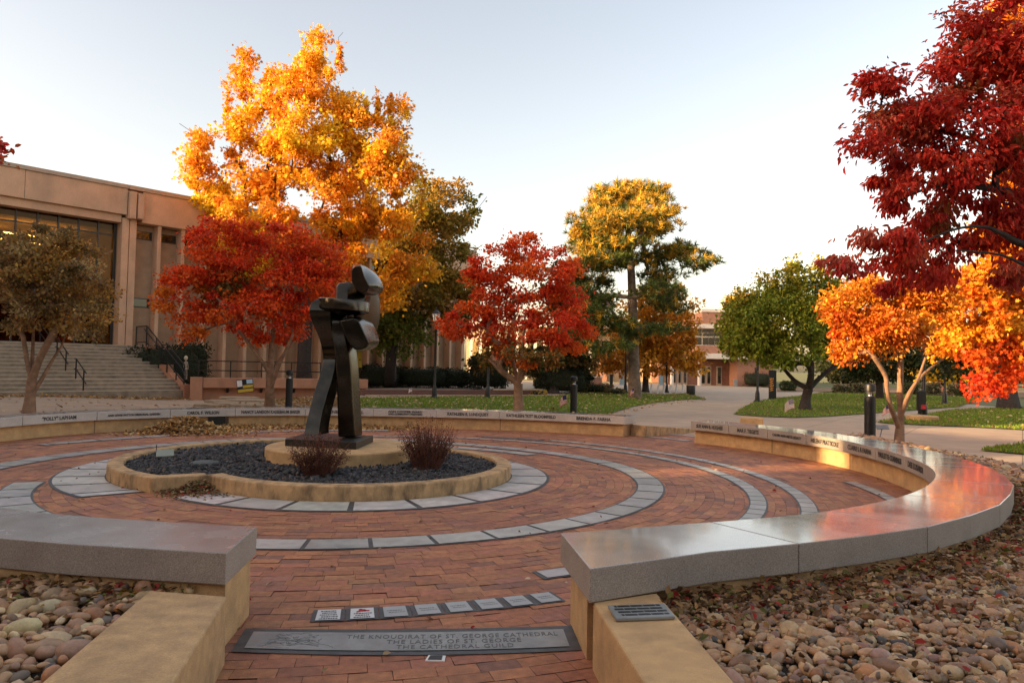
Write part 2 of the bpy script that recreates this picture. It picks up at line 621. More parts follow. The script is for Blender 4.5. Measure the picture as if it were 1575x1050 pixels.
# ---- bricks in circular courses
def brick_floor():
    V, F, Cc = [], [], []
    pal = np.array([(0.42, 0.148, 0.060), (0.44, 0.162, 0.066), (0.385, 0.128, 0.056), (0.34, 0.108, 0.054),
                    (0.23, 0.092, 0.058), (0.39, 0.124, 0.070), (0.46, 0.19, 0.078), (0.31, 0.112, 0.076), (0.18, 0.075, 0.052)])
    pal = (pal * 0.74 + np.array((0.375, 0.128, 0.064)) * 0.26) * np.array((0.94, 1.06, 1.04))
    pw = np.array([.2, .16, .17, .13, .08, .1, .07, .06, .03])
    r = 1.9
    gap = 0.0032
    while r < 12.6:
        h = 0.118
        n = int(2 * PI * (r + h / 2) / 0.226)
        off = rng.random() * 2 * PI
        cl = rng.choice(len(pal), n, p=pw)
        for i in range(n):
            a0 = off + 2 * PI * i / n
            a1 = off + 2 * PI * (i + 1) / n
            ph = ((a0 + a1) / 2 / D2R) % 360
            if r > 8.5 and not ((264 < ph < 306) or (41 < ph < 53 and r < 9.9)):
                continue
            if 6.8 < r and 200 < ph < 262:
                continue
            g = gap / (r + h / 2) / 2
            b = len(V)
            z0 = rng.normal(0, 0.0011)
            tx = rng.normal(0, 0.0012, 4)
            for k, (rr, aa) in enumerate(((r + gap / 2, a0 + g), (r + h - gap / 2, a0 + g), (r + h - gap / 2, a1 - g), (r + gap / 2, a1 - g))):
                V.append((PC[0] + rr * math.cos(aa), PC[1] + rr * math.sin(aa), z0 + tx[k]))
            F.append((b, b + 1, b + 2, b + 3))
            c = pal[cl[i]] * rng.uniform(0.85, 1.15)
            Cc += [c] * 4
        r += h
    V = np.array(V)
    F = np.array(F)
    Cc = np.array(Cc)
    # joint sheet underneath
    a = np.linspace(0, 2 * PI, 97)[:-1]
    nb = len(V)
    ring = np.stack([PC[0] + 8.5 * np.cos(a), PC[1] + 8.5 * np.sin(a), np.full(96, -0.007)], 1)
    V = np.vstack([V, ring, [[PC[0], PC[1], -0.007]],
                   [[-1.7, -2.2, -0.0075], [0.75, -2.2, -0.0075], [0.75, 4.6, -0.0075], [-1.7, 4.6, -0.0075]]])
    F2 = np.array([(nb + i, nb + (i + 1) % 96, nb + 96, nb + 96) for i in range(96)])
    F3 = np.array([(nb + 97, nb + 98, nb + 99, nb + 100)])
    Cc = np.vstack([Cc, np.tile([[0.08, 0.05, 0.04]], (101, 1))])
    me = bpy.data.meshes.new("plaza_floor")
    faces = [tuple(f) for f in F.tolist()] + [(a_, b_, c_) for a_, b_, c_, _ in F2.tolist()] + [tuple(F3[0].tolist())]
    me.from_pydata(V.tolist(), [], faces)
    me.materials.append(M["brick"])
    me.materials.append(M["mortar"])
    me.polygons.foreach_set("material_index", [0] * len(F) + [1] * 97)
    at_ = me.color_attributes.new("tint", "FLOAT_COLOR", "POINT")
    c4 = np.ones((len(V), 4), np.float32)
    c4[:, :3] = Cc
    at_.data.foreach_set("color", c4.ravel())
    o = bpy.data.objects.new("plaza_floor", me)
    C.objects.link(o)
    tag(o, kind="structure")


brick_floor()


# ---- inlaid stone rings
def stone_ring(name, rin, rout, ph0, ph1, slab, joint=0.035, border=0.03, base_col=(0.39, 0.385, 0.355), capped=True):
    """rin/rout: functions of angle (deg). Dark border strip with pale slabs laid in it."""
    V, F, Cc, mi = [], [], [], []

    def quad(pts, z, col, m):
        b = len(V)
        for p in pts:
            V.append((p[0], p[1], z))
        F.append((b, b + 1, b + 2, b + 3))
        Cc.extend([col] * 4)
        mi.append(m)

    n = max(2, int(abs(ph1 - ph0) / 2))
    for i in range(n):
        a0 = ph0 + (ph1 - ph0) * i / n
        a1 = ph0 + (ph1 - ph0) * (i + 1) / n
        quad([pol(a0, rin(a0) - border), pol(a0, rout(a0) + border), pol(a1, rout(a1) + border), pol(a1, rin(a1) - border)],
             0.006, (0.06, 0.06, 0.06), 1)
    ph = ph0 + 0.4
    while ph < ph1 - 1:
        rm = (rin(ph) + rout(ph)) / 2
        dp = slab / rm / D2R
        jp = joint / rm / D2R
        e = min(ph + dp - jp, ph1 - 0.4)
        col = np.array(base_col) * rng.uniform(0.84, 1.12) * rng.uniform(0.97, 1.03, 3)
        k = max(1, int((e - ph) / 3) + 1)
        zj = 0.010 + rng.normal(0, 0.0006)
        tl = rng.normal(0, 0.001)
        for j in range(k):
            a0 = ph + (e - ph) * j / k
            a1 = ph + (e - ph) * (j + 1) / k
            quad([pol(a0, rin(a0)), pol(a0, rout(a0)), pol(a1, rout(a1)), pol(a1, rin(a1))], zj, col, 0)
        ph += dp
    o = fast_mesh(name, np.array(V), np.array(F), [M["slate"], M["slate_dark"]], col=np.array(Cc), fmat=np.array(mi))
    return tag(o, kind="structure")


def lc_r(phi, cx, cy, r):
    """polar radius about PC of a circle centred elsewhere"""
    dx, dy = cx - PC[0], cy - PC[1]
    c, s = math.cos(phi * D2R), math.sin(phi * D2R)
    b = dx * c + dy * s
    return b + math.sqrt(max(0.0, b * b - (dx * dx + dy * dy - r * r)))


def plan_r(phi):        # planter outer face
    p = phi % 360
    if p > 222:
        return 2.19
    t = float(sstep(25, 120, p))
    return (1 - t) * 2.19 + t * lc_r(p, -3.2, 10.95, 2.56)


def ringA_out(phi):
    p = phi % 360
    if p > 222:
        return 2.71
    t = float(sstep(25, 120, p))
    return (1 - t) * 2.71 + t * lc_r(p, -3.2, 10.95, 3.17)


stone_ring("planter_paving_ring", lambda p: plan_r(p) + 0.02, ringA_out, 231, 360 + 219, 0.70, 0.06, 0.04, base_col=(0.50, 0.485, 0.445))
stone_ring("paving_tail_ring", lambda p: 3.52, lambda p: 3.80, 45, 84, 0.6)


def ringB(p, side):
    p = p % 360
    base = 3.985 if side == 0 else 4.315
    if p > 196:
        return base
    t = float(sstep(55, 135, p))
    return base + t * (1.06 if side == 0 else 1.12)


stone_ring("middle_paving_ring", lambda p: ringB(p, 0), lambda p: ringB(p, 1), 198, 360 + 195, 0.56, 0.04, 0.025)
stone_ring("outer_paving_ring", lambda p: 5.39, lambda p: 5.57, 296, 360 + 101, 0.30, 0.025, 0.02)
stone_ring("outer_paving_ring", lambda p: 5.955, lambda p: 6.125, 301, 360 + 60, 0.30, 0.025, 0.02)
stone_ring("outer_paving_ring", lambda p: 7.09, lambda p: 7.25, 338, 361, 0.33, 0.025, 0.015)
stone_ring("outer_paving_ring", lambda p: 6.72, lambda p: 6.98, 96, 158, 0.9, 0.06, 0.02)
stone_ring("entry_paving_strip", lambda p: 8.38, lambda p: 8.56, 42.5, 52.5, 0.35, 0.03, 0.015)
stone_ring("entry_paving_strip", lambda p: 9.45, lambda p: 9.62, 43.5, 51, 0.35, 0.03, 0.015)
stone_ring("dark_paving_strip", lambda p: 5.80, lambda p: 6.10, 61, 75, 2.2, 0.02, 0.01, base_col=(0.10, 0.10, 0.10))


# ------------------------------------------------------------------ lettering
def text_mesh(body, size, depth=0.0015, align="CENTER", bold=0.0, spacing=1.0):
    cu = bpy.data.curves.new("t", "FONT")
    cu.body = body
    cu.size = size
    cu.align_x = align
    cu.align_y = "CENTER"
    cu.extrude = depth
    cu.offset = bold
    cu.space_character = spacing
    cu.resolution_u = 2
    o = bpy.data.objects.new("t", cu)
    C.objects.link(o)
    bpy.context.view_layer.update()
    dg = bpy.context.evaluated_depsgraph_get()
    me = bpy.data.meshes.new_from_object(o.evaluated_get(dg))
    v = np.array([p.co[:] for p in me.vertices]).reshape(-1, 3)
    f = [tuple(p.vertices) for p in me.polygons]
    bpy.data.objects.remove(o)
    bpy.data.curves.remove(cu)
    bpy.data.meshes.remove(me)
    return v, f


def add_text(mb, body, size, org, ax, ay, n, width=None, mi=0, bold=0.0, spacing=1.0, align="CENTER", bend=None):
    v, f = text_mesh(body, size, bold=bold, spacing=spacing, align=align)
    if len(v) == 0:
        return
    if width:
        wd = v[:, 0].max() - v[:, 0].min()
        v[:, 0] *= width / wd
    org, ax, ay, n = (np.array(q, float) for q in (org, ax, ay, n))
    if bend is None:
        P = org + v[:, :1] * ax + v[:, 1:2] * ay + v[:, 2:3] * n
    else:
        P = bend(v)
    mb.add(P, f, mi)


# ------------------------------------------------------------------ seat walls
T_RIGHT = [(285, 6.30), (293, 6.33), (299, 6.38), (304, 6.48), (312, 6.70), (323, 6.95), (334, 7.19), (343, 7.40), (357, 7.61),
           (364, 7.74), (372, 7.90), (380, 7.99), (390, 8.08), (400, 8.14), (410, 8.18)]
T_BACK = [(45, 8.10), (53, 8.08), (64, 7.80), (75, 7.68), (85, 7.56), (95, 7.56), (105, 7.72), (125, 8.10), (145, 8.25), (152, 8.08),
          (160, 7.80), (175, 7.35), (190, 6.9), (215, 6.4)]
T_LEFT = [(222, 5.50), (232, 5.48), (245, 5.50), (257, 5.57), (261, 5.63), (266, 5.68), (271, 5.74), (275.6, 5.84), (280, 5.9)]


def seat_wall(label, tab, joints, zt, zb, width, over, texts, side_mat, wall_end=0.5, vent=None, skew=None, top='granite_top', jts=()):
    mid = pol((joints[0] + joints[-1]) / 2, lerp_tab(tab, (joints[0] + joints[-1]) / 2) + 0.3)
    t = thing("seat_wall", label, "seat wall", mid)
    # concrete base
    V0 = []
    ph0, ph1 = joints[0] + wall_end, joints[-1] - wall_end
    n = max(6, int((ph1 - ph0) / 1.5))
    mb = MB()
    ins, outs = [], []
    for i in range(n + 1):
        p = ph0 + (ph1 - ph0) * i / n
        r = smooth_tab(tab, p)
        ins.append((pol(p, r + over), p))
        po = p - (1.45 * max(0.0, 1 - i / 4) if skew else 0)
        outs.append((pol(po, smooth_tab(tab, po) + width - 0.04), p))
    loop = [q for q in outs] + ins[::-1]
    k = len(loop)
    vs = [(q[0][0], q[0][1], -0.06) for q in loop] + [(q[0][0], q[0][1], zb(q[1]) - 0.004) for q in loop]
    fs = []
    nn = n + 1
    for i in range(n):
        o0, o1 = i, i + 1
        i0, i1 = k - 1 - i, k - 2 - i
        fs.append((k + o0, k + o1, k + i1, k + i0))
    fs += [(i, (i + 1) % k, k + (i + 1) % k, k + i) for i in range(k)]
    mb.add(vs, fs)
    mb.build("wall_base", M["tan"], t)
    for jj in jts:
        p = joints[jj]
        r = smooth_tab(tab, p) + over
        a_, b_ = pol(p - 0.07, r), pol(p + 0.07, r)
        nrm = np.array([PC[0], PC[1], 0]) - np.array([a_[0], a_[1], 0])
        nrm /= np.linalg.norm(nrm)
        g = MB()
        L_ = np.linalg.norm(b_ - a_)
        g.extrude([(0, 0), (L_, 0), (L_, zb(p) - 0.006), (0, zb(p) - 0.006)], a_, (b_ - a_) / L_, (0, 0, 1), nrm, 0.003)
        g.build("control_joint", M["wall_joint"], t)
    if vent:
        p = vent
        a, b = pol(p - 1.6, smooth_tab(tab, p) + over), pol(p + 1.6, smooth_tab(tab, p) + over)
        ax = (b - a) / np.linalg.norm(b - a)
        nrm = np.array([PC[0], PC[1], 0]) - np.array([a[0], a[1], 0])
        nrm /= np.linalg.norm(nrm)
        g = MB()
        L_ = np.linalg.norm(b - a)
        for j in range(7):
            g.extrude([(0, 0), (L_, 0), (L_, 0.018), (0, 0.018)], a + np.array([0, 0, 0.06 + j * 0.028]), ax, (0, 0, 1), nrm, 0.03)
        g.extrude([(0, 0), (L_, 0), (L_, 0.21), (0, 0.21)], a + np.array([0, 0, 0.055]), ax, (0, 0, 1), nrm, 0.012)
        g.build("vent_grille", M["black_metal"], t)
    # granite slabs
    for j in range(len(joints) - 1):
        a0, a1 = joints[j], joints[j + 1]
        g = 0.004 / 8 / D2R
        a0 += g
        a1 -= g
        m = 6
        inner = [pol(a0 + (a1 - a0) * i / m, smooth_tab(tab, a0 + (a1 - a0) * i / m)) for i in range(m + 1)]
        outer = [pol(a1, smooth_tab(tab, a1) + width), pol((a0 + a1) / 2, smooth_tab(tab, (a0 + a1) / 2) + width - 0.012),
                 pol(a0, smooth_tab(tab, a0) + width)]
        loop = [(q, a0 + (a1 - a0) * i / m) for i, q in enumerate(inner)]
        if skew and j == 0:
            outer[2] = pol(skew[0], skew[1])
        lp = loop + [(outer[0], a1), (outer[1], (a0 + a1) / 2), (outer[2], a0)]
        lp = lp[::-1]
        k = len(lp)
        vs = [(q[0], q[1], zb(p)) for q, p in lp] + [(q[0], q[1], zt(p)) for q, p in lp]
        s = MB()
        s.add(vs, [tuple(range(k - 1, -1, -1))], 1)
        s.add(vs, [tuple(range(k, 2 * k))], 0)
        s.add(vs, [(i, (i + 1) % k, k + (i + 1) % k, k + i) for i in range(k)], 1)
        # merge duplicate vertex blocks
        s.f = [tuple(i % (2 * k) for i in f) for f in s.f]
        s.v = s.v[:2 * k]
        so_ = s.build("seat_slab", [M[top], side_mat], t, bevel=0.006, seg=2)
        tx = texts.get(j)
        if tx:
            lines, wfrac, hfrac, cfrac = tx
            A, B = inner[m], inner[0]     # seen from the plaza the text runs from high angle to low angle
            ax = B - A
            Lc = np.linalg.norm(ax)
            e = MB()
            pm = (a0 + a1) / 2
            for li, line in enumerate(lines):
                hh = zt(pm) - zb(pm)
                zc = (zt(pm) + zb(pm)) / 2 + ((len(lines) - 1) / 2 - li) * hh * 0.33
                Wd = Lc * wfrac

                def bend(v, zc=zc, Wd=Wd):
                    wd = v[:, 0].max() - v[:, 0].min()
                    fr = cfrac + (v[:, 0] / wd) * wfrac
                    P = np.zeros_like(v)
                    for i in range(len(v)):
                        p = a1 + (a0 - a1) * fr[i]
                        P[i] = pol(p, smooth_tab(tab, p) - 0.0055 - max(0, v[i, 2]), zc + v[i, 1])
                    return P
                add_text(e, line, hh * hfrac, None or (0, 0, 0), (1, 0, 0), (0, 1, 0), (0, 0, 1), bend=bend, bold=0.003)
            e.build("lettering", M["ink"], so_)
    return t


def phi_of(px, z=0.47):
    q = gnd(px, 0, z) if False else None
    return q


def px_phi(tab, z, px, lo, hi):
    """angle at which the inner slab edge is seen at photo column px"""
    best, bp = 1e9, lo
    for i in range(400):
        p = lo + (hi - lo) * i / 399
        P = pol(p, lerp_tab(tab, p), z) - EYE
        x = 787.5 + FPX * (P @ CX) / (P @ _F)
        if abs(x - px) < best:
            best, bp = abs(x - px), p
    return bp


jb = [px_phi(T_BACK, 0.4, x, 50, 158) for x in (961, 865, 769, 671, 575, 470, 361, 263, 150, 35)] + [168, 180, 192, 205]
jr = [293.3, 303.7, 313.6, 325.0, 336.0] + [360 + (px_phi(T_RIGHT, 0.45, x, 336, 402) - 360) for x in (1424, 1391, 1346, 1297, 1240, 1180, 1120, 1062)]
zt_b = lambda p: 0.475 - 0.02 * sstep(90, 150, p)
zb_b = lambda p: 0.285 - 0.01 * sstep(90, 150, p)
seat_wall("long curved granite topped seat wall behind the sculpture, engraved with names", T_BACK, jb, zt_b, zb_b, 0.62, 0.10, {
    0: (["BRENDA F. FARHA"], 0.56, 0.56, 0.5), 1: (["KATHLEEN \"KIT\" BLOOMFIELD"], 0.78, 0.56, 0.5), 2: (["KATHLEEN R. LUNDQUIST"], 0.66, 0.56, 0.5),
    3: (["ANN COOPER WARD", "AND COMMUNITY PARTNERS"], 0.55, 0.34, 0.5), 4: (["LAVERNE MITCHELL"], 0.7, 0.56, 0.5),
    5: (["NANCY LANDON KASSEBAUM BAKER"], 0.84, 0.56, 0.5), 6: (["CAROL F. WILSON"], 0.5, 0.56, 0.5),
    7: (["ANN LEWIS PATTON MEMORIAL GARDEN"], 0.72, 0.34, 0.5), 8: (["\"POLLY\" LAPHAM"], 0.46, 0.56, 0.5), 9: (["CLARK"], 0.36, 0.56, 0.5)},
    M["granite_back"], vent=px_phi(T_BACK, 0.2, 337, 50, 158), jts=(2, 5, 8))
ztr = lambda p: 0.535 - 0.055 * sstep(300, 380, p)
zbr = lambda p: 0.352 - 0.065 * sstep(300, 380, p)
seat_wall("curved seat wall on the right, its polished granite top mirroring sky and trees", T_RIGHT, jr, ztr, zbr, 0.70, 0.13, {
    11: (["SUE ANN B. HUGHES"], 0.7, 0.56, 0.5), 10: (["MAR F. TIEGETS"], 0.55, 0.56, 0.5), 9: (["CALVIN ANN METZ LEGACY"], 0.75, 0.34, 0.5),
    8: (["HELEN F PRATTICOLE"], 0.74, 0.56, 0.5), 7: (["CLAIRE L R FARHA"], 0.74, 0.56, 0.5), 6: (["PAULETTE CUMMINGS"], 0.8, 0.56, 0.5),
    5: (["DEE LUSARDI"], 0.7, 0.56, 0.5)}, M["granite_side"], wall_end=0.12, skew=(291.5, 7.12), jts=(8, 10))
ztl = lambda p: 0.535
zbl = lambda p: 0.357
seat_wall("grey granite seat wall at the left of the plaza entry", T_LEFT, [226, 241, 258.2, 275.4], ztl, zbl, 0.66, 0.10, {},
          M["granite_side"], wall_end=0.12, top="granite_honed")

# ------------------------------------------------------------------ wing walls at the entry
wl = thing("wing_wall", "weathered tan concrete wing wall left of the entry, bordering river rock", "wing wall", (-1.6, 3.0, 0))
mb = MB()
mb.prism([(-1.94, 3.93), (-1.45, 0.3), (-0.80, 0.3), (-1.49, 3.855)], -0.05, 0.35)
mb.build("wall_body", M["tan_worn"], wl, bevel=0.012)
wr = thing("wing_wall", "clean tan concrete wing wall right of the entry carrying a bronze plaque", "wing wall", (0.7, 3.0, 0))
mb = MB()
mb.prism([(0.462, 3.875), (0.80, 0.3), (1.12, 0.3), (0.84, 4.06)], -0.05, 0.35)
mb.build("wall_body", M["tan"], wr, bevel=0.012)
pl = thing("plaque", "small dark bronze plaque lying on the right wing wall", "plaque", (0.68, 3.68, 0.35))
mb = MB()
mb.prism([(0.54, 3.575), (0.845, 3.625), (0.83, 3.815), (0.525, 3.77)], 0.352, 0.372)
mb.build("plate", M["grey_plate"], pl, bevel=0.006)
e = MB()
axp = np.array([0.305, 0.05, 0]) / np.hypot(0.305, 0.05)
ayp = np.array([-0.05, 0.305, 0]) / np.hypot(0.305, 0.05)
for i in range(4):
    o_ = np.array([0.685, 3.70, 0.3725]) + ayp * (0.062 - i * 0.042)
    for k in range(11):
        wdt = 0.012 + 0.010 * ((k * 7 + i * 5) % 3)
        e.extrude([(-wdt / 2, -0.010), (wdt / 2, -0.010), (wdt / 2, 0.010), (-wdt / 2, 0.010)], o_ + axp * (-0.115 + k * 0.023), axp, ayp, (0, 0, 1), 0.0015)
e.build("lettering", M["black_metal"], pl)
# wing walls at the far opening
mb = MB()
mb.prism([(2.90, 17.25), (3.2, 16.95), (5.1, 19.1), (4.85, 19.3)], -0.05, [0.27, 0.27, 0.03, 0.03])
o = mb.build("wing_wall", M["tan_stained"], bevel=0.01)
tag(o, "low brown wing wall sloping down beside the far plaza opening", "wing wall")
q = gnd(1160, 656)
mb = MB()
mb.box((q[0], q[1] + 0.2, 0.11), (0.62, 0.9, 0.28), rz=-0.35)
o = mb.build("kerb_block", M["tan"], bevel=0.012)
tag(o, "small tan concrete block just behind the right seat wall", "block")

# ------------------------------------------------------------------ inlaid plaques in the entry
big = thing("plaque", "wide engraved grey stone plaque set in the brick between the wing walls", "plaque", (-0.55, 4.2, 0))


def pq(u, v, z):
    """u along the plaque, v = 0 far edge .. 1 near edge"""
    b = 4 * u * (1 - u)
    T = np.array([-1.56 + 1.965 * u, 4.335 + 0.155 * u - 0.035 * b])
    B = np.array([-1.51 + 1.94 * u, 3.99 + 0.12 * u - 0.06 * b])
    q = T + (B - T) * v
    return np.array([q[0], q[1], z])


def pstrip(u0, u1, v0, v1, z, n=24):
    m = MB()
    for i in range(n):
        a, b = u0 + (u1 - u0) * i / n, u0 + (u1 - u0) * (i + 1) / n
        m.add([pq(a, v0, z), pq(a, v1, z), pq(b, v1, z), pq(b, v0, z)], [(0, 1, 2, 3)])
    return m


M["slate_plain"] = pbr("engraved_slab", (0.25, 0.26, 0.25), rough=0.42, var=0.2, scale=7, bump=0.08, bscale=90, stain=0.5, stain_col=(0.14, 0.145, 0.14), stain_scale=3)
M["engrave"] = pbr("engraved_letter", (0.12, 0.12, 0.115), rough=0.8, var=0.3, scale=30)
M["engrave_soft"] = pbr("shallow_engraving", (0.175, 0.18, 0.175), rough=0.8, var=0.4, scale=30)
pstrip(0, 1, 0, 1, 0.006).build("border", M["slate_dark"], big)
slab_o = pstrip(0.032, 0.968, 0.16, 0.86, 0.010).build("slab", M["slate_plain"], big)
e = MB()


def arc_text(mb, body, u0, u1, v0, v1):
    def bend(v):
        x0, x1 = v[:, 0].min(), v[:, 0].max()
        y0, y1 = v[:, 1].min(), v[:, 1].max()
        return np.array([pq(u0 + (q[0] - x0) / (x1 - x0) * (u1 - u0), v1 + (q[1] - y0) / (y1 - y0) * (v0 - v1), 0.0112 + max(0, q[2]) * 0.3) for q in v])
    add_text(mb, body, 0.1, (0, 0, 0), (1, 0, 0), (0, 1, 0), (0, 0, 1), bend=bend, bold=0.0, spacing=1.15)


arc_text(e, "THE KNOUDIRAT OF ST. GEORGE CATHEDRAL", 0.315, 0.945, 0.27, 0.42)
arc_text(e, "THE LADIES OF ST. GEORGE", 0.435, 0.83, 0.47, 0.62)
arc_text(e, "THE CATHEDRAL GUILD", 0.465, 0.805, 0.67, 0.81)
e.build("lettering", M["engrave"], slab_o)
e = MB()
for i in range(46):
    u0, v0 = 0.165 + rng.normal(0, 0.035), 0.52 + rng.normal(0, 0.13)
    du, dv = rng.normal(0, 0.009), rng.normal(0, 0.03)
    pts = [pq(u0 + du * k + rng.normal(0, 0.004), min(0.82, max(0.2, v0 + dv * k + rng.normal(0, 0.02))), 0.0105) for k in range(5)]
    e.tube(pts, 0.0012, n=4)
e.build("engraved_drawing", M["engrave_soft"], slab_o)
t = thing("plaque", "tiny black and white metal plaque in the brick just before the engraved plaque", "plaque", (-0.38, 3.96, 0))
mb = MB()
mb.prism([(-0.435, 3.925), (-0.33, 3.925), (-0.33, 3.995), (-0.425, 3.995)], -0.003, 0.006)
mb.build("border", M["white_paint"], t)
mb = MB()
mb.prism([(-0.422, 3.934), (-0.347, 3.934), (-0.347, 3.986), (-0.414, 3.986)], 0.0062, 0.009)
mb.build("plate", M["black_metal"], t)
M["plaque_white"] = pbr("white_plaque", (0.62, 0.62, 0.60), rough=0.4, var=0.06)
M["plaque_grey"] = pbr("grey_plaque", (0.36, 0.38, 0.375), rough=0.4, var=0.14, stain=0.3)
lab = ["white engraved paver with five lines of writing, first of the row", "white engraved paver with a red crest, second of the row",
       "pale engraved paver beside the red crested one", "pale paver fourth along the row above the engraved plaque",
       "grey paver fifth along the row above the engraved plaque", "grey paver sixth along the row above the engraved plaque",
       "grey paver seventh along the row with a small red leaf at its edge", "grey paver last in the row, touching the right wing wall"]
for i in range(8):
    p0 = 279.35 + i * 2.0
    t = thing("inlaid_paver", lab[i], "paver", pol(p0 + 0.9, 5.97), "engraved pavers in the entry row")
    mb = MB()
    mb.add([pol(p0 - 0.28, 5.865, 0.006), pol(p0 - 0.28, 6.085, 0.006), pol(p0 + 1.68, 6.085, 0.006), pol(p0 + 1.68, 5.865, 0.006)], [(0, 1, 2, 3)])
    mb.build("border", M["slate_dark"], t)
    mb = MB()
    mb.add([pol(p0, 5.88, 0.010), pol(p0, 6.07, 0.010), pol(p0 + 1.42, 6.07, 0.010), pol(p0 + 1.42, 5.88, 0.010)], [(0, 1, 2, 3)])
    mb.build("slab", M["plaque_white"] if i < 2 else (M["plaque_grey"]), t)
    e = MB()
    for L_ in range(5 if i < 2 else 2):
        rr = 5.905 + L_ * 0.034 + (0.05 if i >= 2 else 0)
        if i == 1 and L_ < 2:
            continue
        x = p0 + 0.2 + 0.1 * (L_ % 2)
        while x < p0 + 1.15:
            wd = rng.uniform(0.05, 0.16)
            h = 0.018 if i < 2 else 0.010
            e.add([pol(x, rr, 0.0112), pol(x, rr + h, 0.0112), pol(x + wd, rr + h, 0.0112), pol(x + wd, rr, 0.0112)], [(0, 1, 2, 3)])
            x += wd + 0.03
    e.build("lettering", M["engrave"] if i < 2 else M["engrave_soft"], t)
    if i == 1:
        e = MB()
        for k in range(14):
            a = p0 + 0.71 + rng.normal(0, 0.14)
            r0 = 5.925 + rng.normal(0, 0.013)
            e.lathe(pol(a, r0, 0.0112), [(0.012, 0), (0.008, 0.002)], n=6)
        e.build("crest", M["red"], t)

# ------------------------------------------------------------------ planter
pt = thing("planter", "low tan concrete spiral planter edge around the sculpture", "planter", (PC[0], PC[1], 0))
ph = [222.5 + (360 - 222.5 + 221) * i / 150 for i in range(151)]
RIMZ = 0.185
outer = [pol(p, 2.19 if p < 360 else plan_r(p)) for p in ph]
inner = [pol(p, (2.19 if p < 360 else plan_r(p)) - 0.21) for p in ph]
outer[0] = pol(223.5, 2.30)
# spiral step: the outer end stands proud of the start, closed by a short return wall
end_o, end_i = outer[-1], inner[-1]
start_o, start_i = outer[0], inner[0]
mb = MB()
k = len(ph)
vs = []
for z in (-0.05, RIMZ):
    for q in outer: vs.append((q[0], q[1], z))
    for q in inner: vs.append((q[0], q[1], z))
fs = []
for i in range(k - 1):
    fs.append((i, i + 1, 2 * k + i + 1, 2 * k + i))
    fs.append((k + i + 1, k + i, 3 * k + i, 3 * k + i + 1))
    fs.append((2 * k + i, 2 * k + i + 1, 3 * k + i + 1, 3 * k + i))
fs.append((0, 2 * k, 3 * k, k))
fs.append((k - 1, 2 * k - 1, 4 * k - 1, 3 * k - 1))
mb.add(vs, fs)
mb.build("planter_rim", M["tan_stained"], pt, bevel=0.02, seg=3)
mb = MB()
d_ = (start_o - end_o)
d_ /= np.linalg.norm(d_)
nn_ = np.array([-d_[1], d_[0], 0])
if nn_ @ (np.array([PC[0], PC[1], 0]) - end_o) < 0:
    nn_ = -nn_
a_ = end_o + d_ * 0.002
b_ = start_o + d_ * 0.10
mb.prism([tuple(x[:2]) for x in ([a_, b_, b_ + nn_ * 0.2, a_ + nn_ * 0.2] if np.cross(d_, nn_)[2] > 0 else [a_, a_ + nn_ * 0.2, b_ + nn_ * 0.2, b_])], -0.05, RIMZ - 0.002)
mb.build("return_wall", M["tan_stained"], pt, bevel=0.015)

# plinth and sculpture
PLC = np.array([-2.58, 11.03])
mb = MB()
mb.lathe((PLC[0], PLC[1], 0), [(1.12, -0.02), (1.12, 0.322), (1.108, 0.338), (1.085, 0.345), (0.3, 0.348)], n=72)
o = mb.build("plinth", M["tan"], smooth=True)
tag(o, "round tan concrete plinth under the bronze sculpture", "plinth")
# ------------------------------------------------------------------ sculpture
sc = thing("sculpture", "abstract dark bronze sculpture of two leaning legs, encircling arm and blocky head", "sculpture", (PLC[0], PLC[1], 0.35))
mb = MB()
fl, fr, rr0 = gnd(438, 685.7, 0.345), gnd(547.5, 691.5, 0.345), gnd(574, 680, 0.345)
bl0 = fl + (rr0 - fr)
mb.prism([tuple(q[:2]) for q in (fl, fr, rr0, bl0)], 0.349, 0.455)
mb.build("base_plate", M["bronze_base"], sc, bevel=0.008)


def so_outline(poly, d, dep, name, mat=None, bev=0.02, seg=3, dirv=(0.03, 1, 0), zmin=None):
    pts = [at(450 + x / 3.28, 390 + y / 3.28, d) for x, y in poly]
    if zmin is not None:
        for p in pts:
            p[2] = max(p[2], zmin)
    n = np.array(dirv, float)
    n /= np.linalg.norm(n)
    k = len(pts)
    mb = MB()
    vs = pts + [p + n * dep for p in pts]
    # outline given clockwise as seen from the viewer
    mb.add(vs, [tuple(range(k)), tuple(range(2 * k - 1, k - 1, -1))] + [((i + 1) % k, i, k + i, k + (i + 1) % k) for i in range(k)])
    o = mb.build(name, mat or M["bronze"], sc, bevel=bev, seg=seg)
    me = o.data
    import bmesh
    bm = bmesh.new()
    bm.from_mesh(me)
    bmesh.ops.recalc_face_normals(bm, faces=bm.faces)
    bm.to_mesh(me)
    bm.free()
    me.polygons.foreach_set("use_smooth", [True] * len(me.polygons))
    try:
        me.set_sharp_from_angle(angle=R(28))
    except Exception:
        pass
    return o


def cat_r(P, n=5):
    """catmull-rom through points (open)"""
    P = [np.array(p, float) for p in P]
    out = []
    for i in range(len(P) - 1):
        p0, p1, p2, p3 = P[max(i - 1, 0)], P[i], P[i + 1], P[min(i + 2, len(P) - 1)]
        for k in range(n):
            t = k / n
            out.append(0.5 * ((2 * p1) + (-p0 + p2) * t + (2 * p0 - 5 * p1 + 4 * p2 - p3) * t * t + (-p0 + 3 * p1 - 3 * p2 + p3) * t ** 3))
    out.append(P[-1])
    return [tuple(p) for p in out]




def P3(x, y, d):
    return at(450 + x / 3.28, 390 + y / 3.28, d)


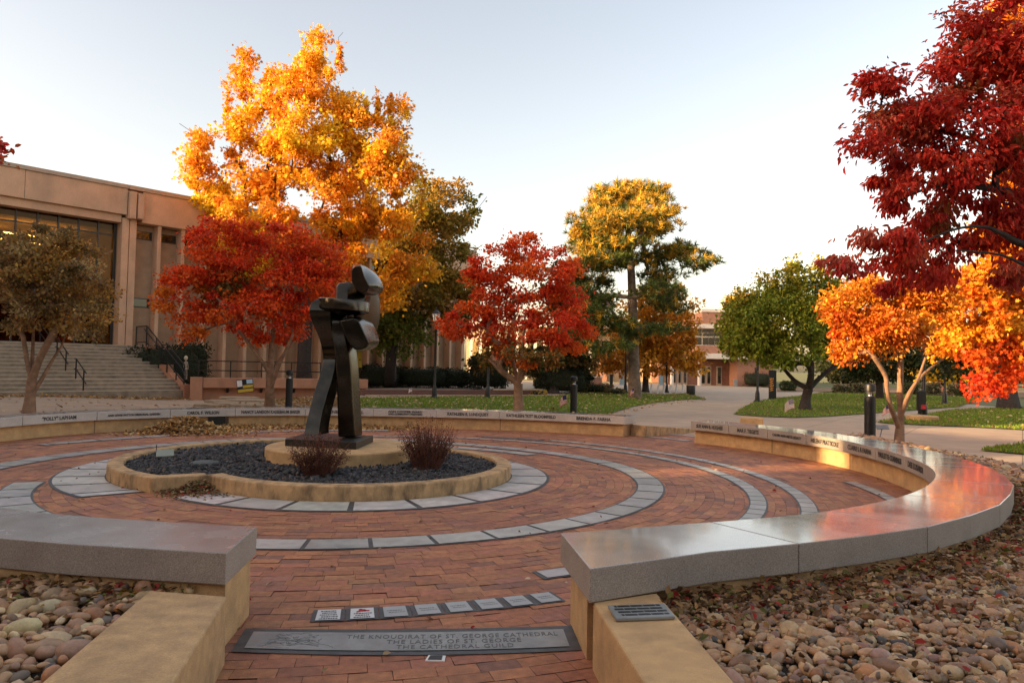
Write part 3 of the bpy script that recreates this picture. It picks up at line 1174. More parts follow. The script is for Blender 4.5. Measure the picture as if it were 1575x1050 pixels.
def fix_normals(o, ang=30):
    import bmesh
    me = o.data
    bm = bmesh.new()
    bm.from_mesh(me)
    bmesh.ops.recalc_face_normals(bm, faces=bm.faces)
    bm.to_mesh(me)
    bm.free()
    me.polygons.foreach_set("use_smooth", [True] * len(me.polygons))
    try:
        me.set_sharp_from_angle(angle=R(ang))
    except Exception:
        pass


def leg_strip(name, rows, dep, dirv, bev=0.026):
    """rows: (y, x_left, x_right, distance) down the leg; front sheet follows the distances"""
    rows = cat_r(rows, 5)
    n = np.array(dirv, float)
    n /= np.linalg.norm(n)
    Lf = [P3(r[1], r[0], r[3]) for r in rows]
    Rf = [P3(r[2], r[0], r[3] + 0.03) for r in rows]
    for p in Lf + Rf:
        p[2] = max(p[2], 0.452)
    k = len(rows)
    vs = Lf + Rf + [p + n * dep for p in Lf] + [p + n * dep for p in Rf]
    fs = []
    for i in range(k - 1):
        fs += [(i, i + 1, k + i + 1, k + i), (2 * k + i, 3 * k + i, 3 * k + i + 1, 2 * k + i + 1),
               (i, 2 * k + i, 2 * k + i + 1, i + 1), (k + i, k + i + 1, 3 * k + i + 1, 3 * k + i)]
    fs += [(0, k, 3 * k, 2 * k), (k - 1, 3 * k - 1, 4 * k - 1, 2 * k - 1)]
    mb = MB()
    mb.add(vs, fs)
    o = mb.build(name, M["bronze"], sc, bevel=bev, seg=3)
    fix_normals(o, 24)
    return o


def gem(name, outline, inner, d_out, d_in, dep, dirv, bev=0.012):
    """faceted block: outer outline, raised front facet, thickness behind; outline and inner have equal counts"""
    n = np.array(dirv, float)
    n /= np.linalg.norm(n)
    O = [P3(x, y, d_out) for x, y in outline]
    di = d_in if hasattr(d_in, '__len__') else (d_in, d_in)
    y0_, y1_ = min(q[1] for q in inner), max(q[1] for q in inner)
    I = [P3(x, y, di[0] + (di[1] - di[0]) * (y - y0_) / (y1_ - y0_)) for x, y in inner]
    c = sum(O) / len(O)
    B = [c + (p - c) * 0.9 + n * dep for p in O]
    k = len(O)
    mb = MB()
    fs = [tuple(range(k, 2 * k))] + [(i, (i + 1) % k, k + (i + 1) % k, k + i) for i in range(k)]
    fs += [((i + 1) % k, i, 2 * k + i, 2 * k + (i + 1) % k) for i in range(k)] + [tuple(range(3 * k - 1, 2 * k - 1, -1))]
    mb.add(O + I + B, fs)
    o = mb.build(name, M["bronze"], sc, bevel=bev, seg=2)
    fix_normals(o, 32)
    return o


leg_strip("curved_leg", [(223, 146, 186, 10.98), (229, 124, 186, 10.90), (242, 102, 186, 10.84), (264, 88, 187, 10.80), (295, 85, 190, 10.78), (345, 98, 192, 10.84), (405, 125, 200, 10.90), (470, 146, 213, 10.95), (530, 153, 217, 11.02),
                         (600, 141, 208, 10.90), (700, 108, 176, 10.70), (800, 82, 148, 10.52), (875, 64, 134, 10.40), (915, 62, 132, 10.36)], 0.36, (0.16, 1, 0))
leg_strip("straight_leg", [(262, 172, 300, 11.06), (318, 172, 270, 10.96), (345, 174, 250, 10.92), (400, 190, 266, 10.92), (470, 206, 282, 10.90), (550, 216, 293, 10.90), (700, 222, 303, 10.90), (925, 228, 316, 10.90)], 0.34, (0.14, 1, 0))
gem("shoulder_block", [(219, 236), (220, 165), (232, 148), (276, 143), (325, 150), (372, 205), (362, 246)],
    [(221, 234), (223, 168), (234, 151), (274, 147), (277, 160), (278, 200), (277, 236)], 11.02, (10.98, 10.76), 0.34, (0.1, 1, 0))
gem("head_block", cat_r([(298, 140), (298, 78), (310, 58), (345, 54), (376, 74), (404, 108), (428, 155), (421, 180), (404, 196), (362, 208), (322, 192)], 2),
    cat_r([(300, 140), (300, 84), (312, 66), (344, 62), (353, 88), (364, 122), (380, 152), (386, 166), (380, 180), (358, 202), (324, 188)], 2), 10.92, (10.60, 10.72), 0.36, (0.15, 1, 0))
gem("lower_pod", cat_r([(232, 335), (300, 321), (338, 320), (367, 345), (390, 395), (402, 440), (390, 467), (358, 487), (325, 488), (295, 468), (268, 425), (248, 378)], 2),
    cat_r([(238, 340), (298, 328), (326, 333), (342, 358), (362, 402), (384, 442), (382, 462), (354, 482), (325, 484), (298, 464), (272, 422), (254, 378)], 2), 10.90, 10.64, 0.40, (0.15, 1, 0))
cc = at(450 + 376 / 3.28, 390 + 282 / 3.28, 11.45)
mb = MB()
vsd, fsd = [], []
nu, nv = 28, 14
for i in range(nv + 1):
    th = PI * i / nv
    for k in range(nu):
        a = 2 * PI * k / nu
        vsd.append((cc[0] + 0.165 * math.sin(th) * math.cos(a), cc[1] + 0.20 * math.sin(th) * math.sin(a) + 0.25 * math.sin(th) * math.cos(a), cc[2] + 0.47 * math.cos(th)))
for i in range(nv):
    for k in range(nu):
        fsd.append((i * nu + k, (i + 1) * nu + k, (i + 1) * nu + (k + 1) % nu, i * nu + (k + 1) % nu))
mb.add(vsd, fsd)
mb.build("back_shield", M["bronze_brown"], sc, smooth=True, angle=60)
ca = at(450 + 260 / 3.28, 390 + 262 / 3.28, 10.98)
mb = MB()
nu = 56
prof = [(0.30, -0.15), (0.78, -0.11), (0.93, -0.085), (0.985, -0.078), (1.0, -0.066), (1.0, 0.066), (0.985, 0.078), (0.90, 0.083), (0.4, 0.09)]
vsd, fsd = [], []
tl = math.tan(R(-4))
for r_, z_ in prof:
    for k in range(nu):
        a = 2 * PI * k / nu
        x = 0.385 * r_ * math.cos(a)
        y = 0.36 * r_ * math.sin(a)
        vsd.append((ca[0] + x, ca[1] + y, ca[2] + z_ + x * tl))
for i in range(len(prof) - 1):
    for k in range(nu):
        fsd.append((i * nu + k, i * nu + (k + 1) % nu, (i + 1) * nu + (k + 1) % nu, (i + 1) * nu + k))
fsd.append(tuple(range(nu - 1, -1, -1)))
fsd.append(tuple((len(prof) - 1) * nu + k for k in range(nu)))
mb.add(vsd, fsd)
mb.build("encircling_arm", M["bronze"], sc, smooth=True, angle=25)

# ------------------------------------------------------------------ stones
_ico = None


def ico(sub):
    import bmesh
    bm = bmesh.new()
    bmesh.ops.create_icosphere(bm, subdivisions=sub, radius=1)
    v = np.array([p.co[:] for p in bm.verts])
    f = np.array([[q.index for q in p.verts] for p in bm.faces])
    bm.free()
    return v, f


def rand_rot(n):
    q = rng.normal(size=(n, 4))
    q /= np.linalg.norm(q, axis=1, keepdims=True)
    w_, x, y, z = q.T
    return np.stack([np.stack([1 - 2 * (y * y + z * z), 2 * (x * y - z * w_), 2 * (x * z + y * w_)], -1),
                     np.stack([2 * (x * y + z * w_), 1 - 2 * (x * x + z * z), 2 * (y * z - x * w_)], -1),
                     np.stack([2 * (x * z - y * w_), 2 * (y * z + x * w_), 1 - 2 * (x * x + y * y)], -1)], 1)


def stones(name, P, size, pal, pw, sub, mat, flat=0.6, jag=0.12, smooth=True, tilt=0.5):
    """P (n,3) centres, size (n,)"""
    n = len(P)
    v, f = ico(sub)
    nv = len(v)
    ax = np.stack([rng.uniform(0.8, 1.5, n), rng.uniform(0.6, 0.95, n), rng.uniform(flat * 0.7, flat * 1.2, n)], 1) * size[:, None]
    base = v[None] * (1 + jag * rng.normal(size=(n, 1, 1)) * 0.3)
    # low-frequency lumps
    k = rng.normal(size=(n, 3, 3))
    lump = 1 + jag * np.sin(np.einsum("vj,nji->nvi", v, k) * 1.7 + rng.uniform(0, 6, (n, 1, 3))).mean(-1, keepdims=True)
    base = base * lump * ax[:, None, :]
    yaw = rng.uniform(0, 2 * PI, n)
    tx, ty = rng.normal(0, tilt, n), rng.normal(0, tilt, n)
    cz, sz = np.cos(yaw), np.sin(yaw)
    Rz = np.zeros((n, 3, 3)); Rz[:, 0, 0] = cz; Rz[:, 0, 1] = -sz; Rz[:, 1, 0] = sz; Rz[:, 1, 1] = cz; Rz[:, 2, 2] = 1
    Rx = np.zeros((n, 3, 3)); Rx[:, 0, 0] = 1; Rx[:, 1, 1] = np.cos(tx); Rx[:, 1, 2] = -np.sin(tx); Rx[:, 2, 1] = np.sin(tx); Rx[:, 2, 2] = np.cos(tx)
    Rt = np.einsum("nij,njk->nik", Rx, Rz)
    W = np.einsum("nij,nvj->nvi", Rt, base) + P[:, None, :]
    F = (f[None] + (np.arange(n) * nv)[:, None, None]).reshape(-1, 3)
    pi_ = rng.choice(len(pal), n, p=np.array(pw) / np.sum(pw))
    col = np.array(pal)[pi_] * rng.uniform(0.75, 1.25, (n, 1)) * rng.uniform(0.94, 1.06, (n, 3))
    return fast_mesh(name, W.reshape(-1, 3), F, mat, col=np.repeat(col, nv, 0), smooth=smooth)


def poly_mask(P, poly):
    x, y = P[:, 0], P[:, 1]
    ins = np.zeros(len(P), bool)
    j = len(poly) - 1
    for i in range(len(poly)):
        xi, yi = poly[i]
        xj, yj = poly[j]
        c = ((yi > y) != (yj > y)) & (x < (xj - xi) * (y - yi) / (yj - yi + 1e-12) + xi)
        ins ^= c
        j = i
    return ins


def outer_r(phi):
    return smooth_tab(T_RIGHT, phi) + 0.60


ROCKPAL = [(0.37, 0.215, 0.105), (0.43, 0.275, 0.14), (0.25, 0.150, 0.083), (0.14, 0.105, 0.078), (0.53, 0.395, 0.23), (0.34, 0.165, 0.07), (0.085, 0.072, 0.062), (0.28, 0.160, 0.110)]
ROCKW = [.24, .2, .19, .09, .08, .12, .025, .06]


def bedz(x, y):
    """right bed surface: level with the wing wall near it, falling to the walk behind"""
    z = 0.30 - 0.25 * sstep(7.4, 9.0, x) - 0.03 * sstep(5, 9, np.asarray(y, float))
    return z


def right_bed(n):
    ph = np.concatenate([np.linspace(292.6, 360 + 22, 80)])
    inn = [tuple(pol(p, outer_r(p))[:2]) for p in ph]
    poly = [(0.83, 4.1), (1.02, 0.9)] + [(9.5, 0.9), (9.6, 6.0), (9.3, 9.0), (9.1, 12.0), (8.95, 14.5), (8.6, 15.9), (7.0, 15.6)] + inn[::-1]
    poly = [q for q in poly]
    return poly


bed_r = right_bed(0)
# soil under the stones (gridded so that it follows the fall of the bed)
xs, ys = np.arange(0.8, 9.8, 0.15), np.arange(0.9, 16.1, 0.15)
gx, gy = np.meshgrid(xs, ys, indexing="ij")
idx = np.arange(gx.size).reshape(gx.shape)
Vg = np.stack([gx, gy, bedz(gx, gy) - 0.07], -1).reshape(-1, 3)
Fg = np.stack([idx[:-1, :-1], idx[1:, :-1], idx[1:, 1:], idx[:-1, 1:]], -1).reshape(-1, 4)
cm = Vg[Fg].mean(1)
Fg = Fg[poly_mask(cm, bed_r)]
tag(fast_mesh("planting_bed", Vg, Fg, M["soil"]), kind="structure")
bed_l = [(-1.97, 3.95), (-1.47, 0.4), (-7.5, 0.4), (-7.5, 5.6)] + [tuple(pol(p, smooth_tab(T_LEFT, p) + 0.6)[:2]) for p in np.linspace(228, 274, 24)]
tag(sheet("planting_bed", bed_l, 0.235, M["soil"]), kind="structure")


def scatter_grid(poly, step, jit=0.45):
    P = np.array(poly)
    x0, y0 = P.min(0)
    x1, y1 = P.max(0)
    gx, gy = np.meshgrid(np.arange(x0, x1, step), np.arange(y0, y1, step))
    Q = np.stack([gx.ravel(), gy.ravel()], 1) + rng.uniform(-jit, jit, (gx.size, 2)) * step
    return Q[poly_mask(Q, poly)]


def in_view(Q, z=0.2, mx=120):
    P = np.c_[Q, np.full(len(Q), z)] - EYE
    d = P @ _F
    u = 787.5 + FPX * (P @ CX) / np.maximum(d, 1e-3)
    v = 525 - FPX * (P @ CU) / np.maximum(d, 1e-3)
    return (d > 0.5) & (u > -mx) & (u < 1575 + mx) & (v < 1050 + mx * 1.5)


near = scatter_grid(bed_r, 0.054)
near = near[in_view(near, mx=500) & (near[:, 1] < 8.5)]
far = scatter_grid(bed_r, 0.082)
far = far[in_view(far, mx=500) & (far[:, 1] >= 8.4)]


def lay(Q, szm, layer_z):
    s = np.clip(rng.lognormal(math.log(szm), 0.38, len(Q)), szm * 0.5, szm * 2.0)
    z = bedz(Q[:, 0], Q[:, 1]) + layer_z + rng.normal(0, 0.010, len(Q))
    return np.c_[Q, z], s


P1, s1 = lay(near, 0.030, -0.03)
P2, s2 = lay(far, 0.043, -0.02)
tag(stones("river_rock", np.vstack([P1, P2]), np.r_[s1, s2], ROCKPAL, ROCKW, 2, M["rock"], flat=0.62, jag=0.24, tilt=0.42),
    "rounded tan, brown and grey river rock filling the bed right of the seat wall", "river rock", kind="stuff")
ql = scatter_grid(bed_l, 0.062)
ql = ql[in_view(ql, mx=200)]
sl_ = np.clip(rng.lognormal(math.log(0.035), 0.34, len(ql)), 0.025, 0.10)
tag(stones("river_rock", np.c_[ql, 0.285 + rng.normal(0, 0.012, len(ql))], sl_, ROCKPAL, ROCKW, 2, M["rock"], flat=0.62, jag=0.24, tilt=0.42),
    "rounded river rock behind the grey seat wall at the lower left", "river rock", kind="stuff")

gp = np.vstack([np.c_[q, bedz(q[:, 0], q[:, 1]) - 0.012] for q in [scatter_grid(bed_r, 0.048)]] )
gp = gp[in_view(gp[:, :2], mx=200) & (gp[:, 1] < 9)]
g2 = scatter_grid(bed_l, 0.048)
g2 = np.c_[g2, np.full(len(g2), 0.268)]
gp = np.vstack([gp, g2])
gp[:, 2] += rng.normal(0, 0.012, len(gp))
tag(stones("grit", gp, np.clip(rng.lognormal(math.log(0.011), 0.4, len(gp)), 0.005, 0.022), ROCKPAL, ROCKW, 1, M["rock"], flat=0.7, jag=0.35, smooth=False, tilt=0.8),
    "small broken stone chips and grit packed between the river rock", "grit", kind="stuff")

# black rock inside the planter
pin = [tuple(pol(p, (2.19 if p < 360 else plan_r(p)) - 0.17)[:2]) for p in ph_list] if False else None
ppoly = [tuple(q[:2]) for q in [pol(p, (2.19 if p < 360 else plan_r(p)) - 0.19) for p in [222.5 + (358.5) * i / 150 for i in range(151)]]]
tag(sheet("planter_soil", ppoly, 0.07, M["soil"]), kind="structure")
qb = scatter_grid(ppoly, 0.034)
qb = qb[np.hypot(qb[:, 0] - PLC[0], qb[:, 1] - PLC[1]) > 1.10]
sb = np.clip(rng.lognormal(math.log(0.021), 0.34, len(qb)), 0.014, 0.07)
hz = 0.115 + 0.03 * sstep(2.0, 1.3, np.hypot(qb[:, 0] - PLC[0], qb[:, 1] - PLC[1]))
tag(stones("black_rock", np.c_[qb, hz + rng.normal(0, 0.012, len(qb))], sb,
           [(0.034, 0.034, 0.036), (0.055, 0.053, 0.054), (0.022, 0.022, 0.023), (0.10, 0.092, 0.088), (0.11, 0.066, 0.046)], [.4, .27, .2, .08, .05], 1, M["lava"],
           flat=0.7, jag=0.35, smooth=False, tilt=0.8), "black crushed rock filling the planter round the sculpture", "black rock", kind="stuff")
# flat stones half buried in the planter rock
t = thing("marker_plate", "small greenish plate on a thin leaning stake at the left of the planter", "marker", gnd(237, 729, 0.1))
a = gnd(237, 729, 0.1)
b = at(250, 703, 9.3)
mb = MB(); mb.tube([a, b], 0.007, n=6); mb.build("stake", M["grey_plate"], t)
c = at(254, 697, 9.3)
mb = MB()
ax_, ay_ = np.array([0.95, 0.3, 0.05]), np.array([-0.35, 0.75, 0.45])
ax_ /= np.linalg.norm(ax_)
ay_ /= np.linalg.norm(ay_)
nn2 = np.cross(ax_, ay_)
mb.extrude([(-0.105, -0.075), (0.105, -0.075), (0.105, 0.075), (-0.105, 0.075)], c, ax_, ay_, nn2, 0.012)
mb.build("plate", M["green_box"], t, bevel=0.004)
a = gnd(240, 707, 0.12)
mb = MB(); mb.tube([a, a + np.array([0, 0, 0.22])], 0.006, n=6)
tag(mb.build("rod", M["black_metal"]), "thin dark rod standing at the planter's left edge", "rod")
q = gnd(315, 712, 0.13)
mb = MB(); mb.lathe((q[0], q[1], 0.10), [(0.22, 0), (0.20, 0.05), (0.12, 0.065)], n=9)
tag(mb.build("flat_stone", M["green_box"] if False else pbr("dark_flat_stone", (0.07, 0.085, 0.08), rough=0.7, var=0.3), bevel=0.01), "flat dark greenish stone lying on the planter's black rock", "stone")
for px, py, tp, lb in ((405, 711, 693, "thin dark stake against the plinth at its left"), (566, 717, 703, "short dark stake before the plinth at its right")):
    a = gnd(px, py, 0.13)
    mb = MB(); mb.tube([a, a + np.array([0.004, 0, (py - tp) * 9.4 / 1100])], 0.006, n=6)
    tag(mb.build("stake", M["black_metal"]), lb, "stake")
# ================================================================== TREES
def norm(a):
    return a / (np.linalg.norm(a, axis=-1, keepdims=True) + 1e-9)


LEAF_T = {
    "rhomb": (np.array([(0, 0, 0), (0.34, 0.45, 0.10), (0, 1, -0.05), (-0.34, 0.45, 0.10)]), np.array([(0, 1, 2, 3)])),
    "leaf": (np.array([(0, 0, 0), (0.28, 0.30, 0.10), (0.24, 0.68, 0.08), (0, 1.0, -0.10), (-0.24, 0.68, 0.08), (-0.28, 0.30, 0.10)]),
             np.array([(0, 1, 2, 3), (0, 3, 4, 5)])),
    "lance": (np.array([(0, 0, 0), (0.19, 0.30, 0.10), (0.17, 0.66, 0.02), (0, 1.0, -0.22), (-0.17, 0.66, 0.02), (-0.19, 0.30, 0.10)]),
              np.array([(0, 1, 2, 3), (0, 3, 4, 5)])),
    "lobed": (np.array([(0, 0, 0), (0.42, 0.22, .06), (0.16, 0.38, 0), (0.46, 0.62, .08), (0.12, 0.70, 0), (0, 1.05, -.08), (-0.12, 0.70, 0), (-0.46, 0.62, .08), (-0.16, 0.38, 0), (-0.42, 0.22, .06)]),
              np.array([(0, 1, 2, 8), (2, 3, 4, 6), (0, 2, 8, 9), (8, 2, 6, 7), (4, 5, 6, 6)])),
}


def leaves(name, Pc, axis, size, col, mat, parent, shape="rhomb", flat=0.4):
    """one small folded face group per leaf"""
    n = len(Pc)
    T, F = LEAF_T[shape]
    if shape == "lobed":
        F = np.array([(0, 1, 2, 8), (2, 3, 4, 6), (0, 8, 9, 9), (2, 6, 8, 8), (8, 6, 7, 7), (4, 5, 6, 6)])
        F3 = []
        for f in F:
            if f[2] == f[3]:
                F3.append(f[:3])
            else:
                F3.append(f[[0, 1, 2]])
                F3.append(f[[0, 2, 3]])
        F = np.array(F3)
    k = len(T)
    a = norm(axis)
    up = np.array([0, 0, 1.0]) * flat + rng.normal(0, 0.6, (n, 3))
    b = norm(np.cross(a, up))
    nn = np.cross(b, a)
    V = Pc[:, None, :] + size[:, None, None] * (T[None, :, 0:1] * b[:, None, :] + T[None, :, 1:2] * a[:, None, :] + T[None, :, 2:3] * nn[:, None, :])
    FF = (F[None] + (np.arange(n) * k)[:, None, None]).reshape(-1, F.shape[1])
    return fast_mesh(name, V.reshape(-1, 3), FF, mat, parent, col=np.repeat(col, k, 0))


def grow(base, fork, targets, jit=0.06, upw=0.5):
    """nodes/chains joining every target to the growing skeleton"""
    pos = [np.array(base, float)]
    par = [-1]
    chains = []
    prev = 0
    for limb in fork:
        start = limb[0]
        cur = start
        ch = [cur] if start >= 0 else [0]
        cur = ch[0]
        for p in limb[1]:
            pos.append(np.array(p, float))
            par.append(cur)
            cur = len(pos) - 1
            ch.append(cur)
        chains.append(ch)
    core = pos[len(fork[0][1])]
    order = sorted(range(len(targets)), key=lambda i: np.linalg.norm(targets[i] - core))
    trunk_n = len(fork[0][1])
    for i in order:
        t = targets[i]
        A = np.array(pos)
        d = t - A
        L_ = np.linalg.norm(d, axis=1)
        cost = L_ + np.maximum(0, -(d[:, 2]) + 0.15 * L_) * 0.8
        cost[:max(1, trunk_n - 1)] += 100
        j = int(np.argmin(cost))
        L = L_[j]
        m = max(2, min(5, int(L / 0.5) + 1))
        dirp = pos[j] - pos[par[j]] if par[j] >= 0 else np.array([0, 0, 1.0])
        dirp = dirp / (np.linalg.norm(dirp) + 1e-9)
        c = pos[j] + dirp * L * 0.35 + np.array([0, 0, upw * L * 0.15])
        ch = [j]
        cur = j
        for k in range(1, m + 1):
            u = k / m
            p = (1 - u) ** 2 * pos[j] + 2 * u * (1 - u) * c + u * u * t
            if k < m:
                p = p + rng.normal(0, jit * L / m, 3)
            pos.append(p)
            par.append(cur)
            cur = len(pos) - 1
            ch.append(cur)
        chains.append(ch)
    return np.array(pos), par, chains


def radii(pos, par, tip, base_r, ex=2.2):
    n = len(pos)
    nchild = np.zeros(n)
    acc = np.zeros(n)
    kids = [[] for _ in range(n)]
    for i in range(n):
        if par[i] >= 0:
            kids[par[i]].append(i)
    r = np.zeros(n)
    for i in range(n - 1, -1, -1):
        r[i] = tip if not kids[i] else sum(r[k] ** ex for k in kids[i]) ** (1 / ex)
    # rescale so that the base has the measured radius
    e2 = math.log(base_r / tip) / math.log(max(r[0] / tip, 1.01))
    return tip * (r / tip) ** e2


def build_tree(name, label, base, trunk_r, fork_pts, blobs, pals, d, n_clusters, leaves_per, leaf_size, rc, bark, shape="rhomb", group=None,
               leafm="leaf", droop=0.3, depth=None, cat="tree", tip=0.012, bare=0, flatc=0.65, limbs=None, sides=7, outward=0.4, min_sp=0.55, flare=1.35, shoots=()):
    base = np.array(base, float)
    t = thing(name, label, cat, base, group)
    # cluster targets inside the crown volumes (measured blobs -> world ellipsoids)
    E_ = []
    for b in blobs:
        px, py, rx, ry = b[:4]
        pi_ = b[4] if len(b) > 4 else 0
        dd = b[5] if len(b) > 5 else None
        rX = rx * d / FPX
        rZ = ry * d / FPX
        rY = max(min(rX, 2.2 * rZ + 0.3), 0.5 * rX) if depth is None else depth * rX
        E_.append((px, py, rX, rY, rZ, pi_, dd))
    ctr = np.mean([at(b[0], b[1], d) for b in blobs], 0)
    spread = np.std([at(b[0], b[1], d)[0] for b in blobs]) + 0.2
    wts = np.array([e[2] * e[4] for e in E_])
    cnt = np.maximum(1, np.round(wts / wts.sum() * n_clusters)).astype(int)
    T, TP = [], []
    for e, k in zip(E_, cnt):
        dd = e[6] if e[6] is not None else rng.uniform(-1, 1) * spread * 0.55
        c = at(e[0], e[1], d + dd)
        got = 0
        tries = 0
        while got < k and tries < k * 30:
            tries += 1
            q = rng.normal(size=3)
            q /= np.linalg.norm(q)
            q *= rng.uniform(0.35, 1.0) ** 0.5
            p = c + q * np.array([e[2], e[3], e[4]]) * 0.92
            if p[2] < 0.5:
                continue
            if T and np.min(np.linalg.norm(np.array(T) - p, axis=1)) < rc * min_sp and tries < k * 25:
                continue
            T.append(p)
            TP.append(e[5])
            got += 1
    TS = [1.0] * len(T)
    for px, y0, y1, pi_ in shoots:
        dd = rng.uniform(-0.8, 0.8)
        for q_ in np.linspace(y0, y1, max(2, int(abs(y1 - y0) * d / FPX / 0.22))):
            T.append(at(px + rng.normal(0, 1.0), q_, d + dd))
            TP.append(pi_)
            TS.append(0.42 * (1.0 - 0.5 * (q_ - y0) / (y1 - y0)))
    T = np.array(T)
    TP = np.array(TP)
    TS = np.array(TS)
    extra = []
    for i in range(bare):
        j = rng.integers(len(T))
        q = norm(T[j] - ctr)
        extra.append(T[j] + q * rng.uniform(0.6, 1.5) * rc + np.array([0, 0, rng.uniform(0, 1.2) * rc]))
    allT = np.vstack([T, np.array(extra)]) if extra else T
    fork = [(0, [np.array(p, float) for p in fork_pts])]
    if limbs:
        for lm in limbs:
            fork.append((lm[0], [np.array(p, float) for p in lm[1]]))
    pos, par, chains = grow(base, fork, allT)
    rad = radii(pos, par, tip, trunk_r)
    mb = MB()
    for ci, ch in enumerate(chains):
        pts = [pos[i] for i in ch]
        rr = [rad[i] for i in ch]
        if ci > 0:
            rr[0] = min(rr[0], rr[1] * 1.25)
        else:
            pts = [pts[0] - np.array([0, 0, 0.1]), pts[0] + np.array([0, 0, 0.02])] + pts[1:]
            rr = [trunk_r * flare * 1.1, trunk_r * flare] + [max(rr[1], trunk_r * 0.8)] + rr[2:]
        elif_limb = limbs and 1 <= ci <= len(limbs) and len(limbs[ci - 1]) > 2
        if elif_limb:
            r0_, r1_ = limbs[ci - 1][2]
            rr = [max(q_, r0_ + (r1_ - r0_) * i_ / (len(rr) - 1)) for i_, q_ in enumerate(rr)]
        big = max(rr) > 0.05 or bool(elif_limb)
        # densify with catmull-rom for smooth limbs
        if len(pts) > 2 and big:
            P4 = cat_r([tuple(p) + (r_,) for p, r_ in zip(pts, rr)], 3)
            pts = [np.array(p[:3]) for p in P4]
            rr = [max(p[3], tip * 0.8) for p in P4]
        mb.tube(pts, rr, n=sides if big else 4)
    mb.build("trunk", bark, t, smooth=True, angle=80)
    # leaves
    nl = np.maximum(3, rng.normal(leaves_per, leaves_per * 0.25, len(T)) * TS ** 1.6).astype(int)
    own = np.repeat(np.arange(len(T)), nl)
    n = len(own)
    u = norm(rng.normal(size=(n, 3))) * (rng.uniform(0, 1, (n, 1)) ** 0.5)
    u *= np.where(rng.uniform(0, 1, (n, 1)) < 0.16, rng.uniform(1.0, 1.7, (n, 1)), 1.0)
    sc_ = (rng.uniform(0.5, 1.35, len(T)) * TS)[own][:, None]
    P = T[own] + u * sc_ * rc * np.array([1, 1, flatc])
    outv = norm(P - ctr)
    ax = outv * outward + norm(rng.normal(size=(n, 3))) * 0.8 + u * 0.35 + np.array([0, 0, -droop])
    size = leaf_size * np.clip(rng.lognormal(-0.05, 0.30, n), 0.45, 1.7)
    col = np.zeros((n, 3))
    cp = np.zeros((len(T), 3))
    for pi_ in set(TP.tolist()):
        sel = np.where(TP == pi_)[0]
        pal = np.array(pals[pi_])
        cp[sel] = pal[rng.integers(len(pal), size=len(sel))]
    pal_all = [np.array(p) for p in pals]
    alt = np.array([pal_all[TP[o]][rng.integers(len(pal_all[TP[o]]))] for o in own])
    k = rng.uniform(0, 1, (n, 1)) ** 1.3 * 0.6
    col = cp[own] * (1 - k) + alt * k
    col *= rng.uniform(0.6, 1.3, (n, 1)) * rng.uniform(0.88, 1.12, (n, 3))
    leaves("crown", P, ax, size, np.clip(col, 0.003, 0.92), M[leafm], t, shape)
    return t


def needle_crown(t, T, ctr, per, L, pal_fn):
    own = np.repeat(np.arange(len(T)), per)
    n = len(own)
    u = norm(rng.normal(size=(n, 3))) * (rng.uniform(0, 1, (n, 1)) ** 0.5)
    P = T[own] + u * np.array([0.78, 0.78, 0.30])
    k = 20
    ax0 = norm(norm(P - ctr) * 0.6 + norm(rng.normal(size=(n, 3))) * 0.6 + np.array([0, 0, 0.45]))
    own2 = np.repeat(np.arange(n), k)
    m = len(own2)
    ax = norm(ax0[own2] * 0.55 + norm(rng.normal(size=(m, 3))) * 0.75)
    ln = L * rng.uniform(0.75, 1.2, m)
    b = norm(np.cross(ax, rng.normal(size=(m, 3)))) * 0.021
    Q = P[own2]
    V = np.stack([Q - b, Q + b, Q + ax * ln[:, None]], 1).reshape(-1, 3)
    F = np.arange(m * 3).reshape(-1, 3)
    col = pal_fn(P)[own2] * rng.uniform(0.7, 1.3, (m, 1))
    return fast_mesh("crown", V, F, M["needle"], t, col=np.repeat(np.clip(col, 0.004, 0.9), 3, 0))


ORANGE = [(0.84, 0.38, 0.018), (0.86, 0.46, 0.026), (0.80, 0.31, 0.018), (0.88, 0.55, 0.03), (0.70, 0.25, 0.02)]
YELLOW = [(0.90, 0.62, 0.04), (0.90, 0.56, 0.03), (0.84, 0.48, 0.03)]
REDS = [(0.78, 0.085, 0.016), (0.82, 0.13, 0.018), (0.70, 0.05, 0.018), (0.84, 0.18, 0.02), (0.74, 0.07, 0.02)]
REDOR = [(0.80, 0.18, 0.022), (0.74, 0.12, 0.02), (0.80, 0.25, 0.025)]
OLIVE = [(0.15, 0.12, 0.025), (0.22, 0.14, 0.03), (0.10, 0.10, 0.02)]
BRONZE = [(0.40, 0.23, 0.04), (0.48, 0.27, 0.04), (0.28, 0.21, 0.035), (0.24, 0.23, 0.035)]
GREEN = [(0.24, 0.29, 0.024), (0.16, 0.22, 0.022), (0.30, 0.31, 0.026), (0.25, 0.245, 0.022)]
YGREEN = [(0.32, 0.30, 0.03), (0.22, 0.24, 0.025), (0.42, 0.33, 0.035)]
DKGREEN = [(0.035, 0.05, 0.014), (0.05, 0.06, 0.016), (0.07, 0.065, 0.02)]
DKRED = [(0.66, 0.045, 0.028), (0.74, 0.075, 0.036), (0.50, 0.034, 0.028), (0.70, 0.17, 0.09), (0.36, 0.15, 0.04), (0.72, 0.05, 0.034), (0.78, 0.07, 0.034)]
BROWN = [(0.36, 0.21, 0.065), (0.44, 0.27, 0.08), (0.24, 0.14, 0.05), (0.48, 0.25, 0.045), (0.48, 0.35, 0.15), (0.17, 0.11, 0.04)]

